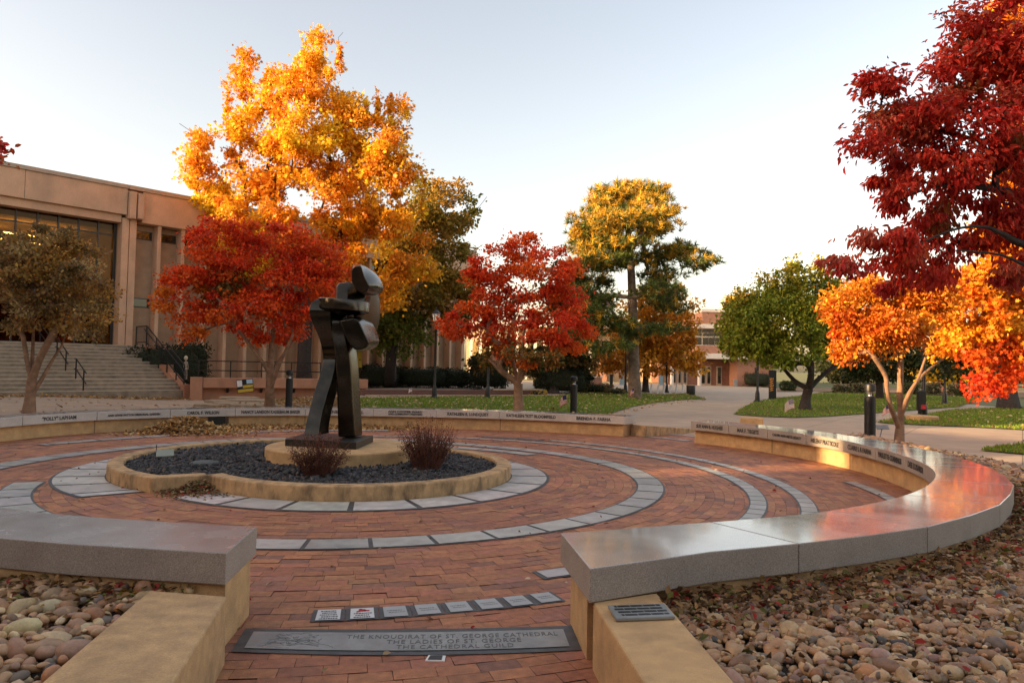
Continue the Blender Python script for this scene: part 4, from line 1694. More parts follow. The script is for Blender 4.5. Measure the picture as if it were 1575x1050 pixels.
# 1 tall orange tree
d = 40.0
b0 = gnd(468, 600.5)
build_tree("maple_tree", "tallest orange tree with a broken crown rising above the library roof", b0, 0.40,
           [at(468, 560, d), at(470, 510, d), at(472, 460, d), at(476, 400, d)],
           [(470, 310, 125, 95), (482, 160, 70, 70), (395, 195, 55, 55), (565, 215, 55, 55), (335, 265, 52, 45, 0), (600, 300, 50, 75), (415, 385, 105, 50, 1),
            (560, 410, 80, 48), (640, 425, 34, 24), (488, 90, 20, 38), (374, 118, 22, 40), (606, 162, 24, 16), (335, 215, 38, 36), (600, 245, 38, 45), (340, 310, 45, 35, 1),
            (520, 250, 60, 60), (440, 250, 60, 60), (590, 460, 28, 24), (480, 120, 35, 45), (520, 200, 40, 40, 1), (590, 250, 24, 40, 1), (470, 210, 60, 40, 1), (330, 330, 40, 26, 1), (620, 380, 40, 34), (600, 440, 40, 30), (500, 400, 60, 50), (380, 320, 50, 50), (540, 330, 60, 60), (430, 140, 30, 40), (300, 240, 22, 22)],
           [ORANGE, YELLOW], d, 390, 190, 0.185, 0.68, M["bark_dark"], shape="lobed", tip=0.012, shoots=[(374, 150, 74, 0), (350, 190, 128, 0), (490, 100, 44, 0), (412, 160, 108, 0), (600, 200, 148, 0), (622, 180, 146, 0), (522, 110, 66, 0), (455, 130, 92, 0), (562, 190, 156, 0), (650, 330, 276, 0), (440, 140, 104, 0), (580, 190, 140, 0), (470, 110, 70, 0), (385, 150, 100, 0)], bare=26, flatc=0.75, depth=0.8, droop=0.35)
# 2 olive and bronze tree
d = 47.0
build_tree("oak_tree", "bronze and olive tree standing right behind the tall orange tree", gnd(600, 595), 0.36,
           [at(601, 560, d), at(606, 520, d), at(625, 470, d)],
           [(675, 385, 60, 75), (690, 312, 42, 36), (722, 340, 20, 22), (640, 420, 52, 70), (617, 510, 42, 42, 1), (700, 455, 42, 60), (590, 490, 40, 45, 1), (660, 300, 30, 22), (650, 350, 50, 50)],
           [BRONZE, [(0.17, 0.20, 0.025), (0.13, 0.17, 0.022), (0.22, 0.20, 0.03)]], d, 150, 170, 0.23, 0.9, M["bark_dark"], tip=0.016, bare=20, depth=0.8)
# 3 red tree at the left
d = 24.6
b0 = gnd(415, 627)
build_tree("red_tree", "wide red tree on the left between the stairs and the sculpture", b0, 0.15,
           [at(415, 600, d), at(416, 575, d)],
           [(400, 415, 100, 55), (340, 385, 55, 42), (300, 440, 52, 34), (262, 462, 26, 18, 1), (450, 455, 75, 55), (385, 480, 85, 45), (515, 445, 30, 45), (328, 352, 38, 24),
            (425, 365, 60, 28), (300, 498, 36, 20, 1), (420, 515, 50, 18), (480, 400, 45, 35), (355, 440, 50, 40, 2), (255, 440, 22, 14, 1)],
           [REDS, REDOR, OLIVE + REDOR], d, 185, 215, 0.105, 0.50, M["bark_tan"], tip=0.011, depth=0.75, flatc=0.5,
           limbs=[(2, [at(440, 540, d + 0.4), at(462, 495, d + 0.6)], (0.09, 0.035)), (2, [at(395, 545, d - 0.3), at(365, 505, d - 0.5)], (0.085, 0.03)), (2, [at(418, 530, d), at(425, 470, d + 0.2)], (0.09, 0.03)), (1, [at(430, 560, d - 0.4), at(448, 520, d - 0.7)], (0.085, 0.03))])
# 4 red tree centre
d = 23.7
build_tree("red_tree", "bright red round tree with a tan trunk on the lawn right of the sculpture", gnd(798, 638.5), 0.155,
           [at(797, 610, d), at(797, 590, d)],
           [(800, 383, 48, 24), (757, 418, 40, 28), (845, 408, 42, 28), (735, 462, 34, 26), (792, 448, 48, 36), (868, 452, 30, 30), (708, 500, 30, 26), (703, 520, 20, 12), (770, 508, 44, 30),
            (840, 500, 46, 36), (880, 508, 26, 32), (832, 545, 46, 20, 1), (758, 545, 30, 18, 1), (872, 420, 22, 22), (730, 410, 16, 14)],
           [REDS + [(0.68, 0.10, 0.02)], REDOR + OLIVE], d, 120, 210, 0.10, 0.42, M["bark_tan"], tip=0.010, depth=0.8, flatc=0.55,
           limbs=[(2, [at(770, 570, d - 0.2), at(752, 552, d - 0.3)], (0.07, 0.03)), (2, [at(790, 560, d + 0.3), at(782, 520, d + 0.4)], (0.09, 0.035)), (2, [at(812, 565, d + 0.1), at(835, 540, d)], (0.08, 0.03)), (2, [at(803, 545, d - 0.3), at(808, 480, d - 0.3)], (0.09, 0.03))])
# 5 pine
d = 38.6
t = thing("pine_tree", "tall pine with a bare lower trunk and sunlit top beside the walkway", "tree", gnd(977, 613))
blobs = [(962, 318, 62, 28), (920, 345, 36, 26), (1002, 338, 40, 26), (898, 388, 22, 22), (950, 375, 55, 18), (1022, 385, 38, 14), (1070, 403, 24, 13), (1085, 395, 8, 8),
         (912, 428, 30, 16), (1014, 445, 34, 13), (908, 480, 42, 18), (940, 496, 30, 14), (1025, 468, 36, 14), (890, 440, 18, 14), (1000, 508, 45, 12), (930, 530, 45, 12), (985, 295, 35, 14), (940, 400, 40, 14), (905, 410, 30, 14), (915, 455, 44, 16), (960, 350, 70, 24), (895, 505, 34, 16), (940, 310, 36, 16), (1050, 390, 30, 10), (900, 365, 22, 18), (968, 287, 16, 9), (1006, 298, 18, 10), (925, 316, 22, 12), (890, 350, 14, 10), (1035, 330, 14, 10), (1008, 400, 30, 12), (930, 402, 34, 12), (880, 415, 14, 12), (1016, 425, 28, 12)]
T = []
for px, py, rx, ry in blobs:
    c = at(px, py, d + rng.uniform(-1.6, 1.6))
    for i in range(max(2, int(rx * ry / 42))):
        q = norm(rng.normal(size=3)) * rng.uniform(0.2, 1) ** 0.5
        T.append(c + q * np.array([rx * d / FPX, rx * d / FPX * 0.9, ry * d / FPX]))
T = np.array(T)
tp = [at(975, 570, d), at(974, 520, d), at(973, 470, d), at(971, 420, d), at(967, 370, d), at(964, 330, d), at(962, 300, d)]
pos, par, chains = grow(gnd(977, 613), [(0, tp)], T, upw=-0.2)
rad = radii(pos, par, 0.018, 0.33)
mb = MB()
for ci, ch in enumerate(chains):
    rr = [rad[i] for i in ch]
    if ci == 0:
        rr = [0.38, 0.31, 0.27, 0.24, 0.21, 0.17, 0.12, 0.07]
    else:
        rr[0] = min(rr[0], rr[1] * 1.2)
        rr = [min(r_, 0.11) for r_ in rr]
    mb.tube([pos[i] for i in ch], rr, n=9 if ci == 0 else 5)
M["pine_bark"] = pbr("pine_bark", (0.19, 0.135, 0.095), rough=0.95, var=0.4, scale=6, bump=0.7, bscale=18)
mb.build("trunk", M["pine_bark"], t, smooth=True, angle=80)


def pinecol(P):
    top = sstep(6.0, 9.5, P[:, 2])[:, None]  # yellow share rises toward the top: dying needles plus painted-in sunlight
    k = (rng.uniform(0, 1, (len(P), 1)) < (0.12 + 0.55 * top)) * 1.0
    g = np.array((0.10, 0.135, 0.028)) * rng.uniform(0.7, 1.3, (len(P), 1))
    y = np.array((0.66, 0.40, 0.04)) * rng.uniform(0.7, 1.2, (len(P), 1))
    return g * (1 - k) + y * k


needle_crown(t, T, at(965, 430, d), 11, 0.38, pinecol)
# 6 orange-brown tree behind the pine
d = 51.0
build_tree("maple_tree", "dull orange tree behind the pine, its branches nearly reaching the pavement", gnd(993, 602.5), 0.22,
           [at(993, 590, d), at(994, 570, d), at(996, 540, d)],
           [(1000, 470, 52, 28), (1040, 500, 36, 45), (960, 530, 50, 40), (1000, 550, 64, 28), (1062, 540, 18, 36), (925, 560, 20, 20), (1020, 442, 32, 16), (1015, 520, 50, 40)],
           [[(0.66, 0.28, 0.02), (0.72, 0.34, 0.03), (0.55, 0.20, 0.02), (0.58, 0.31, 0.035)]], d, 130, 150, 0.22, 0.8, M["bark_dark"], tip=0.015, depth=0.8)
# 7 dark tree behind the red one
d = 45.0
build_tree("oak_tree", "dark olive tree behind the bright red tree, low spreading branches", gnd(852, 604.5), 0.28,
           [at(852, 585, d), at(852, 560, d), at(856, 530, d)],
           [(862, 505, 48, 52), (835, 556, 52, 20), (892, 545, 30, 26), (908, 475, 26, 36), (872, 442, 36, 34), (800, 560, 30, 14), (740, 555, 22, 16), (880, 565, 26, 14)],
           [DKGREEN + [(0.14, 0.09, 0.025), (0.20, 0.11, 0.025)]], d, 95, 130, 0.22, 0.8, M["bark_dark"], tip=0.015, depth=0.8)
# 8 green tree
d = 30.6
build_tree("pear_tree", "broad green tree with upright shoots and a short dark trunk on the far lawn", gnd(1238, 630.5), 0.20,
           [at(1240, 612, d), at(1244, 598, d)],
           [(1208, 490, 72, 58), (1148, 505, 34, 44), (1128, 500, 16, 22), (1182, 468, 38, 32), (1240, 462, 48, 32), (1270, 500, 36, 50), (1215, 540, 56, 22), (1150, 478, 24, 20, 0), (1140, 530, 24, 22),
            (1290, 452, 16, 26, 1), (1212, 420, 6, 26, 1), (1226, 408, 5, 20, 1), (1262, 425, 7, 26, 1), (1246, 432, 8, 20, 1), (1196, 430, 7, 16, 1), (1172, 436, 6, 14, 1), (1142, 455, 8, 12, 1), (1124, 462, 3, 10, 1)],
           [GREEN, YGREEN], d, 215, 150, 0.13, 0.46, M["bark_dark"], leafm="leaf_dark", shape="leaf", tip=0.009, depth=0.85, flatc=0.9, droop=0.5,
           shoots=[(1211, 450, 396, 0), (1226, 440, 393, 1), (1246, 440, 412, 1), (1262, 440, 404, 1), (1275, 450, 418, 1), (1195, 450, 420, 0), (1180, 455, 434, 0), (1165, 460, 438, 0), (1150, 470, 446, 0), (1136, 480, 452, 1), (1122, 490, 458, 1), (1288, 450, 420, 1), (1236, 440, 415, 0), (1205, 450, 425, 1), (1300, 460, 430, 1), (1118, 520, 500, 0), (1112, 535, 520, 0)],
           limbs=[(2, [at(1222, 585, d + .3), at(1200, 560, d + .5)], (0.13, 0.06)), (2, [at(1262, 580, d), at(1285, 562, d)], (0.13, 0.06)), (2, [at(1248, 575, d - .4), at(1250, 540, d - .5)], (0.14, 0.06))])
# 9 small orange tree right
d = 16.4
b0 = gnd(1383, 684)
build_tree("maple_tree", "small orange tree with a glowing forked trunk behind the right seat wall", b0, 0.098,
           [at(1384, 660, d), at(1386, 636, d)],
           [(1332, 480, 42, 36), (1370, 458, 44, 30), (1310, 520, 30, 26), (1398, 500, 38, 30), (1350, 528, 40, 18), (1298, 470, 22, 26), (1335, 445, 34, 18), (1420, 470, 26, 24), (1300, 540, 16, 12), (1355, 500, 40, 30), (1440, 450, 30, 26)],
           [[(0.74, 0.20, 0.02), (0.80, 0.30, 0.025), (0.68, 0.12, 0.018), (0.82, 0.38, 0.03)]], d, 135, 170, 0.080, 0.33, M["bark_tan"], shape="leaf", tip=0.006, depth=0.9, flatc=0.6,
           limbs=[(1, [at(1370, 625, d - .15), at(1364, 600, d - .25), at(1362, 578, d - .2), at(1345, 550, d - .3)], (0.065, 0.025)), (2, [at(1384, 612, d + .1), at(1385, 580, d + .1), at(1384, 545, d + .15), at(1378, 500, d + .2)], (0.075, 0.03)),
                  (2, [at(1396, 612, d), at(1408, 590, d), at(1424, 572, d + .1), at(1450, 552, d + .2)], (0.065, 0.022)), (2, [at(1398, 605, d - .2), at(1412, 582, d - .25), at(1425, 545, d - .3)], (0.055, 0.022))], flare=1.2)
# 10 yellow-orange tree at the right edge
d = 20.0
build_tree("maple_tree", "yellow and orange tree hanging in from the right edge, with red lower sprays", gnd(1668, 672), 0.24,
           [at(1664, 630, d), at(1658, 570, d), at(1650, 500, d), at(1640, 420, d)],
           [(1500, 480, 64, 46), (1562, 440, 56, 52), (1462, 500, 30, 28), (1540, 528, 46, 24, 2), (1600, 500, 56, 64), (1585, 300, 60, 85), (1480, 446, 44, 24), (1600, 380, 76, 56), (1518, 592, 20, 16, 3),
            (1548, 582, 22, 22, 3), (1500, 545, 24, 12, 2), (1560, 480, 40, 34, 2), (1545, 360, 40, 40), (1560, 560, 22, 12, 2), (1600, 180, 50, 70), (1590, 60, 46, 80), (1545, 20, 22, 30), (1440, 470, 20, 26), (1470, 530, 30, 18), (1520, 430, 50, 30), (1575, 250, 30, 40)],
           [[(0.84, 0.38, 0.025), (0.84, 0.29, 0.02), (0.84, 0.46, 0.035), (0.80, 0.22, 0.018)], [], [(0.80, 0.20, 0.018), (0.76, 0.11, 0.016), (0.84, 0.30, 0.025)], [(0.70, 0.06, 0.016), (0.76, 0.10, 0.016), (0.80, 0.17, 0.018)]],
           d, 330, 160, 0.115, 0.44, M["bark"], shape="lobed", tip=0.008, depth=0.8, flatc=0.7)
# 11 near dark red tree
d = 8.6
build_tree("dark_red_tree", "dark red tree in shade overhanging from the upper right corner", np.array([8.0, 9.6, 0.1]), 0.17,
           [np.array([7.95, 9.55, 1.2]), np.array([7.8, 9.4, 2.4]), np.array([7.6, 9.2, 3.4])],
           [(1545, 60, 66, 72), (1482, 110, 54, 54), (1400, 165, 56, 52), (1362, 130, 32, 18), (1345, 215, 28, 34), (1440, 250, 76, 54), (1376, 290, 44, 34), (1530, 200, 54, 64), (1470, 340, 84, 44), (1366, 372, 44, 34),
            (1318, 402, 28, 18), (1420, 408, 64, 34), (1555, 330, 46, 54), (1388, 440, 28, 16), (1560, 420, 36, 26), (1610, 200, 70, 190), (1650, 90, 90, 90), (1500, 40, 24, 24), (1480, 18, 14, 14), (1640, 380, 50, 70), (1440, 180, 50, 50)],
           [DKRED], d, 270, 150, 0.075, 0.25, M["bark_dark"], leafm="leaf_dark", shape="lance", tip=0.0045, depth=0.75, flatc=0.50, droop=0.85, outward=0.5,
           limbs=[(3, [at(1560, 235, 9.0), at(1500, 215, 8.7), at(1440, 200, 8.5)], (0.036, 0.009)), (3, [at(1600, 320, 8.9), at(1530, 290, 8.6), at(1450, 285, 8.4), at(1400, 300, 8.3)], (0.036, 0.008)),
                  (3, [at(1590, 380, 8.6), at(1520, 350, 8.4), at(1460, 355, 8.3), at(1400, 385, 8.2)], (0.034, 0.008)), (3, [at(1600, 410, 8.5), at(1540, 392, 8.2), at(1470, 385, 8.1)], (0.03, 0.008)), (3, [at(1590, 150, 8.8), at(1540, 90, 8.7)], (0.035, 0.01))])
# 12 brown tree left
d = 20.7
build_tree("small_tree", "brown leaved small tree in front of the library steps at the far left", gnd(45, 634), 0.14,
           [at(47, 610, d), at(49, 585, d)],
           [(90, 400, 62, 48), (40, 430, 44, 52), (130, 440, 38, 44), (80, 480, 74, 34), (150, 488, 24, 20), (20, 382, 28, 26), (28, 500, 34, 16), (-30, 430, 50, 55), (75, 430, 60, 50), (140, 510, 20, 12), (60, 370, 36, 24)],
           [BROWN], d, 140, 150, 0.095, 0.36, M["bark_tan"], tip=0.011, depth=0.85, flatc=0.65,
           limbs=[(2, [at(60, 555, d - .1), at(75, 525, d - .2), at(95, 495, d - .2)], (0.09, 0.045)), (2, [at(42, 555, d), at(36, 520, d), at(28, 495, d)], (0.08, 0.03)), (1, [at(66, 580, d + .1), at(80, 555, d + .2), at(96, 530, d + .3)], (0.07, 0.03)), (2, [at(50, 550, d + .2), at(52, 500, d + .2)], (0.08, 0.03))])
# 13 dark tree with thick trunk at the right
d = 36.0
build_tree("oak_tree", "thick dark trunk tree at the right edge of the far lawn", gnd(1551, 628.5), 0.40,
           [at(1550, 600, d), at(1549, 570, d), at(1548, 540, d)],
           [(1552, 505, 60, 30), (1470, 560, 40, 16), (1590, 540, 40, 30), (1500, 520, 50, 26)], [DKGREEN], d, 60, 110, 0.20, 0.8, M["bark_dark"], tip=0.015)
# 14 yellow tree far in the sun
d = 65.0
build_tree("maple_tree", "far yellow tree glowing in sunlight beyond the right lawn", gnd(1448, 605), 0.30,
           [at(1448, 590, d), at(1449, 575, d)],
           [(1460, 566, 40, 15), (1484, 548, 44, 18), (1420, 556, 26, 14), (1440, 575, 20, 8)], [YELLOW], d, 70, 110, 0.30, 1.0, M["bark_tan"], tip=0.02)
# 15 golden tree over the right building's roof
d = 100.0
build_tree("maple_tree", "golden treetop showing above the brick building's roof", np.array([at(1145, 590, d)[0], 100, 0]), 0.4,
           [at(1145, 540, d), at(1145, 510, d)],
           [(1135, 468, 15, 14), (1146, 482, 24, 14), (1128, 486, 16, 8)], [[(0.80, 0.36, 0.05), (0.85, 0.45, 0.06)]], d, 40, 110, 0.40, 1.4, M["bark_dark"], tip=0.03)
# 16 dark tree behind the right bollard
d = 46.0
build_tree("small_tree", "dark tree behind the right bollard and the small orange tree", gnd(1353, 613), 0.22,
           [at(1353, 600, d), at(1352, 588, d)],
           [(1362, 560, 44, 22), (1322, 566, 24, 18), (1400, 545, 36, 24), (1360, 530, 50, 26)], [DKGREEN], d, 70, 110, 0.2, 0.75, M["bark_dark"], tip=0.012)
# far dark trees closing the view on the right
far_t = None
for i, (px, dd, wpx, top) in enumerate(((1300, 112, 52, 548), (1392, 118, 56, 540), (1470, 108, 50, 538), (1548, 115, 60, 530), (1630, 110, 60, 520))):
    build_tree("background_tree", "dark tree in the far row closing the view at the right", np.array([at(px, 590, dd)[0], dd, 0.0]), 0.35,
               [at(px, 578, dd), at(px, 568, dd)],
               [(px, (top + 586) / 2, wpx, (586 - top) / 2), (px + wpx * .4, 572, wpx * .6, 14)], [DKGREEN + [(0.10, 0.08, 0.025)]], dd, 60, 100, 0.42, 1.8, M["bark_dark"], tip=0.03, sides=5,
               group="far row of dark trees at the right")
# twig with red leaves entering at the left edge
build_tree("red_tree", "tip of a dark red branch entering the picture at the left edge", np.array([-10.9, 9.0, 0.0]), 0.12,
           [np.array([-10.8, 9.0, 2.0]), np.array([-10.3, 9.0, 3.4])],
           [(-12, 222, 20, 16), (-60, 215, 50, 50), (-6, 245, 8, 8)], [DKRED + [(0.4, 0.15, 0.03)]], 9.0, 26, 30, 0.085, 0.16, M["bark_dark"], shape="leaf", leafm="leaf_dark", tip=0.005)


# ------------------------------------------------------------------ shrubs
def shrub(name, label, base, w_, h, ntw, lf, pal, cat="shrub", group=None, leafmn="leaf", shape="rhomb", up=0.9, twig=0.005, twcol=None, per=26):
    t = thing(name, label, cat, base, group)
    mb = MB()
    P, A = [], []
    for i in range(ntw):
        a = rng.uniform(0, 2 * PI)
        o = rng.uniform(0, 1) ** 0.6
        end = np.array([math.cos(a) * w_ * o, math.sin(a) * w_ * o, h * rng.uniform(0.35, 1.12) * (1 - 0.30 * o * o)])
        st = np.array([math.cos(a) * w_ * 0.42 * o, math.sin(a) * w_ * 0.42 * o, -0.02])
        mid = st * 0.5 + end * 0.5 + np.array([0, 0, h * 0.12]) + rng.normal(0, 0.04 * h, 3)
        pts = [st, st * 0.25 + mid * 0.75 * 1.0, mid, end + rng.normal(0, 0.03 * h, 3)]
        pts = [base + p for p in pts]
        mb.tube(pts, [twig * 1.5, twig * 1.2, twig, twig * 0.6], n=4)
        for k in range(per):
            u = rng.uniform(0.25, 1)
            q = (1 - u) * pts[0] + u * pts[3] if u > 2 else ((1 - u) ** 2 * pts[0] + 2 * u * (1 - u) * pts[2] + u * u * pts[3])
            P.append(q + rng.normal(0, lf * 0.9, 3))
            A.append(rng.normal(size=3) + np.array([0, 0, 0.3]))
    mb.build("twigs", twcol or M["twig"], t, smooth=True)
    P = np.array(P)
    col = np.array(pal)[rng.integers(len(pal), size=len(P))] * rng.uniform(0.7, 1.3, (len(P), 1))
    leaves("foliage", P, np.array(A), lf * rng.uniform(0.6, 1.3, len(P)), col, M[leafmn], t, shape)
    return t


M["twig"] = pbr("red_brown_twig", (0.16, 0.06, 0.04), rough=0.8, var=0.3)
BARB = [(0.085, 0.024, 0.018), (0.12, 0.035, 0.02), (0.06, 0.02, 0.016), (0.15, 0.06, 0.025), (0.08, 0.055, 0.018)]
shrub("barberry_shrub", "smaller red brown barberry shrub in front of the plinth", gnd(489, 727, 0.16), 0.42, 0.50, 230, 0.019, BARB, group=None, twig=0.0028, per=20)
shrub("barberry_shrub", "larger red brown barberry shrub at the plinth's right side", gnd(656, 717, 0.16), 0.46, 0.68, 250, 0.020, BARB, twig=0.0028, per=20)


# hedges: solid dark core with leaves all over
def hedge(label, c, sx, sy, sz, pal, name="hedge", cat="hedge", n=2600, lf=0.12, group=None, rz=0.0):
    t = thing(name, label, cat, (c[0], c[1], 0), group)
    q = norm(rng.normal(size=(n, 3)))
    pw_ = np.sign(q) * np.abs(q) ** 0.6
    pw_ = pw_ * (1 + 0.10 * np.sin(q[:, :1] * 9 + c[0]) + 0.08 * np.cos(q[:, 1:2] * 11))
    ca, sa = math.cos(rz), math.sin(rz)
    P = pw_ * np.array([sx, sy, sz]) * rng.uniform(0.86, 1.04, (n, 1))
    P = np.stack([P[:, 0] * ca - P[:, 1] * sa, P[:, 0] * sa + P[:, 1] * ca, P[:, 2]], 1) + np.array([c[0], c[1], sz])
    keep = P[:, 2] > 0.02
    P = P[keep]
    q = q[keep]
    col = np.array(pal)[rng.integers(len(pal), size=len(P))] * rng.uniform(0.6, 1.35, (len(P), 1))
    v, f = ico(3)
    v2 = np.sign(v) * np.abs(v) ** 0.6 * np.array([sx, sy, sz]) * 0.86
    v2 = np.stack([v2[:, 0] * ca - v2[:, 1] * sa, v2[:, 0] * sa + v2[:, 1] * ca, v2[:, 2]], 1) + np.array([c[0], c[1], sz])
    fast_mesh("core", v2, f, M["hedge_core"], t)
    leaves("foliage", P, q + rng.normal(0, 0.7, q.shape), lf * rng.uniform(0.6, 1.3, len(P)), col, M["leaf_dark"], t, "rhomb")
    return t


HG = [(0.022, 0.032, 0.012), (0.03, 0.04, 0.014), (0.04, 0.045, 0.018)]
for px, py, wpx, hpx, dd, lb in ((585, 597, 34, 33, 50, "dark clipped hedge at the library wall behind the sculpture's pillar"), (650, 597, 42, 30, 51, "dark clipped hedge behind the lantern lamp post"),
                                 (700, 598, 30, 28, 52, "dark hedge right of the lantern lamp post"), (752, 599, 34, 50, 50, "tall dark bush behind the second lamp post"),
                                 (866, 602, 38, 42, 45.5, "rounded dark evergreen bush behind the middle bollard"), (893, 600, 17, 32, 47, "small round dark green bush right of the middle bollard"),
                                 (836, 600, 14, 30, 54, "dark bush glimpsed through the bright red tree's lower branches")):
    p = gnd(px, py)
    hedge(lb, (at(px, py, dd)[0], dd), wpx * dd / FPX, min(1.4, wpx * dd / FPX), hpx * dd / FPX / 2, HG, cat="hedge" if wpx > 28 else "bush", name="hedge" if wpx > 28 else "bush")
for i, (px, py, wpx, hpx, pal, lb) in enumerate(((918, 604, 26, 14, [(0.5, 0.27, 0.05), (0.35, 0.22, 0.05), (0.4, 0.12, 0.04)], "low yellow and rust flower clump right of the middle bollard"),
                                                (945, 606, 14, 8, [(0.2, 0.12, 0.05), (0.12, 0.12, 0.03)], "low brown plant at the lawn's back edge by the dark post"),
                                                (822, 607, 18, 7, [(0.55, 0.36, 0.09), (0.45, 0.30, 0.07)], "low yellow plants beside the bright red tree's trunk"))):
    p = gnd(px, py)
    dd = p[1]
    hedge(lb, (p[0], dd), wpx * dd / FPX, 0.8, hpx * dd / FPX / 2, pal, name="flower_clump", cat="plant", n=700, lf=0.10)
GRS = [(0.22, 0.17, 0.10), (0.30, 0.22, 0.13), (0.14, 0.13, 0.05), (0.10, 0.11, 0.035)]
bed_specs = [(1212, 601, 10, 14, 1, "green rounded shrub beyond the path, left of the broad green tree's trunk"), (1296, 604, 12, 12, 0, "tan ornamental grass in the far bed just right of the broad green tree"),
             (1318, 604, 10, 14, 0, "pale ornamental grass tuft in the far bed left of the right bollard"), (1400, 606, 12, 16, 1, "green shrub in the far bed seen between the orange trunks"),
             (1434, 606, 10, 16, 0, "greyish ornamental grass just left of the far yellow tree's trunk"), (1470, 607, 10, 15, 0, "greyish ornamental grass right of the far yellow tree's trunk"),
             (1482, 608, 10, 9, 1, "low dark shrub in the far bed under the far yellow tree"), (1503, 609, 9, 10, 0, "rust coloured low shrub where the far path meets the bed")]
for px, py, wpx, hpx, k, lb in bed_specs:
    p = gnd(px, py)
    dd = p[1]
    hedge(lb, (p[0], dd), wpx * dd / FPX, wpx * dd / FPX * 0.8, hpx * dd / FPX / 2, GRS if k == 0 else [(0.06, 0.08, 0.02), (0.09, 0.10, 0.03)], name="ornamental_grass" if k == 0 else "bush",
          cat="plant" if k == 0 else "bush", n=700, lf=0.16)
hedge("dark evergreen shrub behind the stair railing", at(255, 592, 37)[:2], 1.9, 0.8, 1.15, HG, cat="bush", name="bush", n=2200)
hedge("dark evergreen shrub above the ramp wall, right of the stair railing", at(292, 592, 38)[:2], 0.9, 0.8, 1.3, HG, cat="bush", name="bush", n=1400)
hedge("dark bush against the brick building's corner", at(1164, 592, 76)[:2], 1.6, 1.0, 0.75, HG, cat="bush", name="bush", n=900)

# ------------------------------------------------------------------ lawns
lawn1 = [tuple(gnd(x, y)[:2]) for x, y in ((545, 640), (538, 612), (700, 609.6), (850, 609), (905, 604), (960, 603), (1022, 607), (1052, 605.5), (1070, 609), (1086, 613), (1040, 615), (1006, 619), (975, 624.4), (950, 632), (931, 637.5), (900, 645), (700, 645))]
lawn2 = [tuple(gnd(x, y)[:2]) for x, y in ((1128, 636.7), (1140, 628), (1160, 618), (1183, 613.5), (1230, 608.5), (1262, 604), (1400, 607), (1510, 612), (1503, 615), (1476, 625), (1400, 631), (1330, 636), (1270, 640), (1223, 641.7), (1170, 640))]
lawn3 = [tuple(gnd(x, y)[:2]) for x, y in ((1348, 648.5), (1380, 642), (1417, 637.5), (1467, 630), (1520, 628), (1640, 626), (1640, 664), (1500, 656.5), (1417, 653), (1370, 651))]
lawn4 = [tuple(gnd(x, y)[:2]) for x, y in ((1508, 692), (1530, 687), (1600, 680), (1600, 700))]
mulch = [tuple(gnd(x, y)[:2]) for x, y in ((330, 636), (330, 614), (400, 611.5), (500, 610.5), (538, 612), (545, 640))]
BP, BC = [], []
for i, lw in enumerate((lawn1, lawn2, lawn3, lawn4)):
    sheet("lawn", lw, 0.004, M["grass_base"])
    dm = np.mean([q[1] for q in lw])
    step = 0.055 if dm < 20 else 0.085 if dm < 34 else 0.11
    Q = scatter_grid(lw, step, 0.7)
    Q = Q[in_view(Q, 0.0, 40)]
    BP.append(Q)
BP = np.vstack(BP)
n = len(BP)
h = rng.uniform(0.05, 0.10, n)
a = norm(np.stack([rng.normal(0, 0.35, n), rng.normal(0, 0.35, n), np.ones(n)], 1))
b = norm(np.stack([rng.normal(size=n), rng.normal(size=n), np.zeros(n)], 1)) * rng.uniform(0.012, 0.028, (n, 1))
P0_ = np.c_[BP, zf(BP[:, 0], BP[:, 1]) + 0.004]
V = np.stack([P0_ - b, P0_ + b, P0_ + a * h[:, None]], 1).reshape(-1, 3)
patch = 0.5 + 0.5 * np.sin(BP[:, 0] * 0.9 + 1.3 * np.sin(BP[:, 1] * 0.5)) * np.cos(BP[:, 1] * 0.7)
dry = (rng.uniform(0, 1, n) < 0.08 + 0.30 * patch * (BP[:, 0] > 7))[:, None]
col = np.where(dry, np.array((0.27, 0.20, 0.06)), np.array((0.175, 0.265, 0.022))) * rng.uniform(0.6, 1.35, (n, 1))
tag(fast_mesh("grass", V, np.arange(n * 3).reshape(-1, 3), M["blade"], col=np.repeat(col, 3, 0)), "short green and drying grass covering the lawns beyond the plaza", "grass", kind="stuff")
sheet("mulch_bed", mulch, 0.003, M["mulch"])
edge_ = [tuple(gnd(x, y)[:2]) for x, y in ((1195, 602.2), (1300, 602.2), (1450, 607), (1530, 611), (1600, 612), (1600, 600), (1450, 597), (1195, 596.5))]
sheet("far_planting_bed", edge_, 0.006, M["mulch"])


# ------------------------------------------------------------------ fallen leaves (no one could count them)
def litter(P, z, size, pal):
    n = len(P)
    A = np.stack([rng.normal(size=n), rng.normal(size=n), rng.normal(0, 0.35, n)], 1)
    return np.c_[P, z], A, size * rng.uniform(0.6, 1.3, n), np.array(pal)[rng.integers(len(pal), size=n)] * rng.uniform(0.7, 1.25, (n, 1))


LP = [(0.52, 0.34, 0.15), (0.40, 0.22, 0.08), (0.60, 0.43, 0.21), (0.28, 0.155, 0.07), (0.48, 0.25, 0.07)]
LR = [(0.26, 0.05, 0.03), (0.30, 0.20, 0.10), (0.22, 0.13, 0.06), (0.36, 0.26, 0.14), (0.14, 0.12, 0.04)]
parts = []
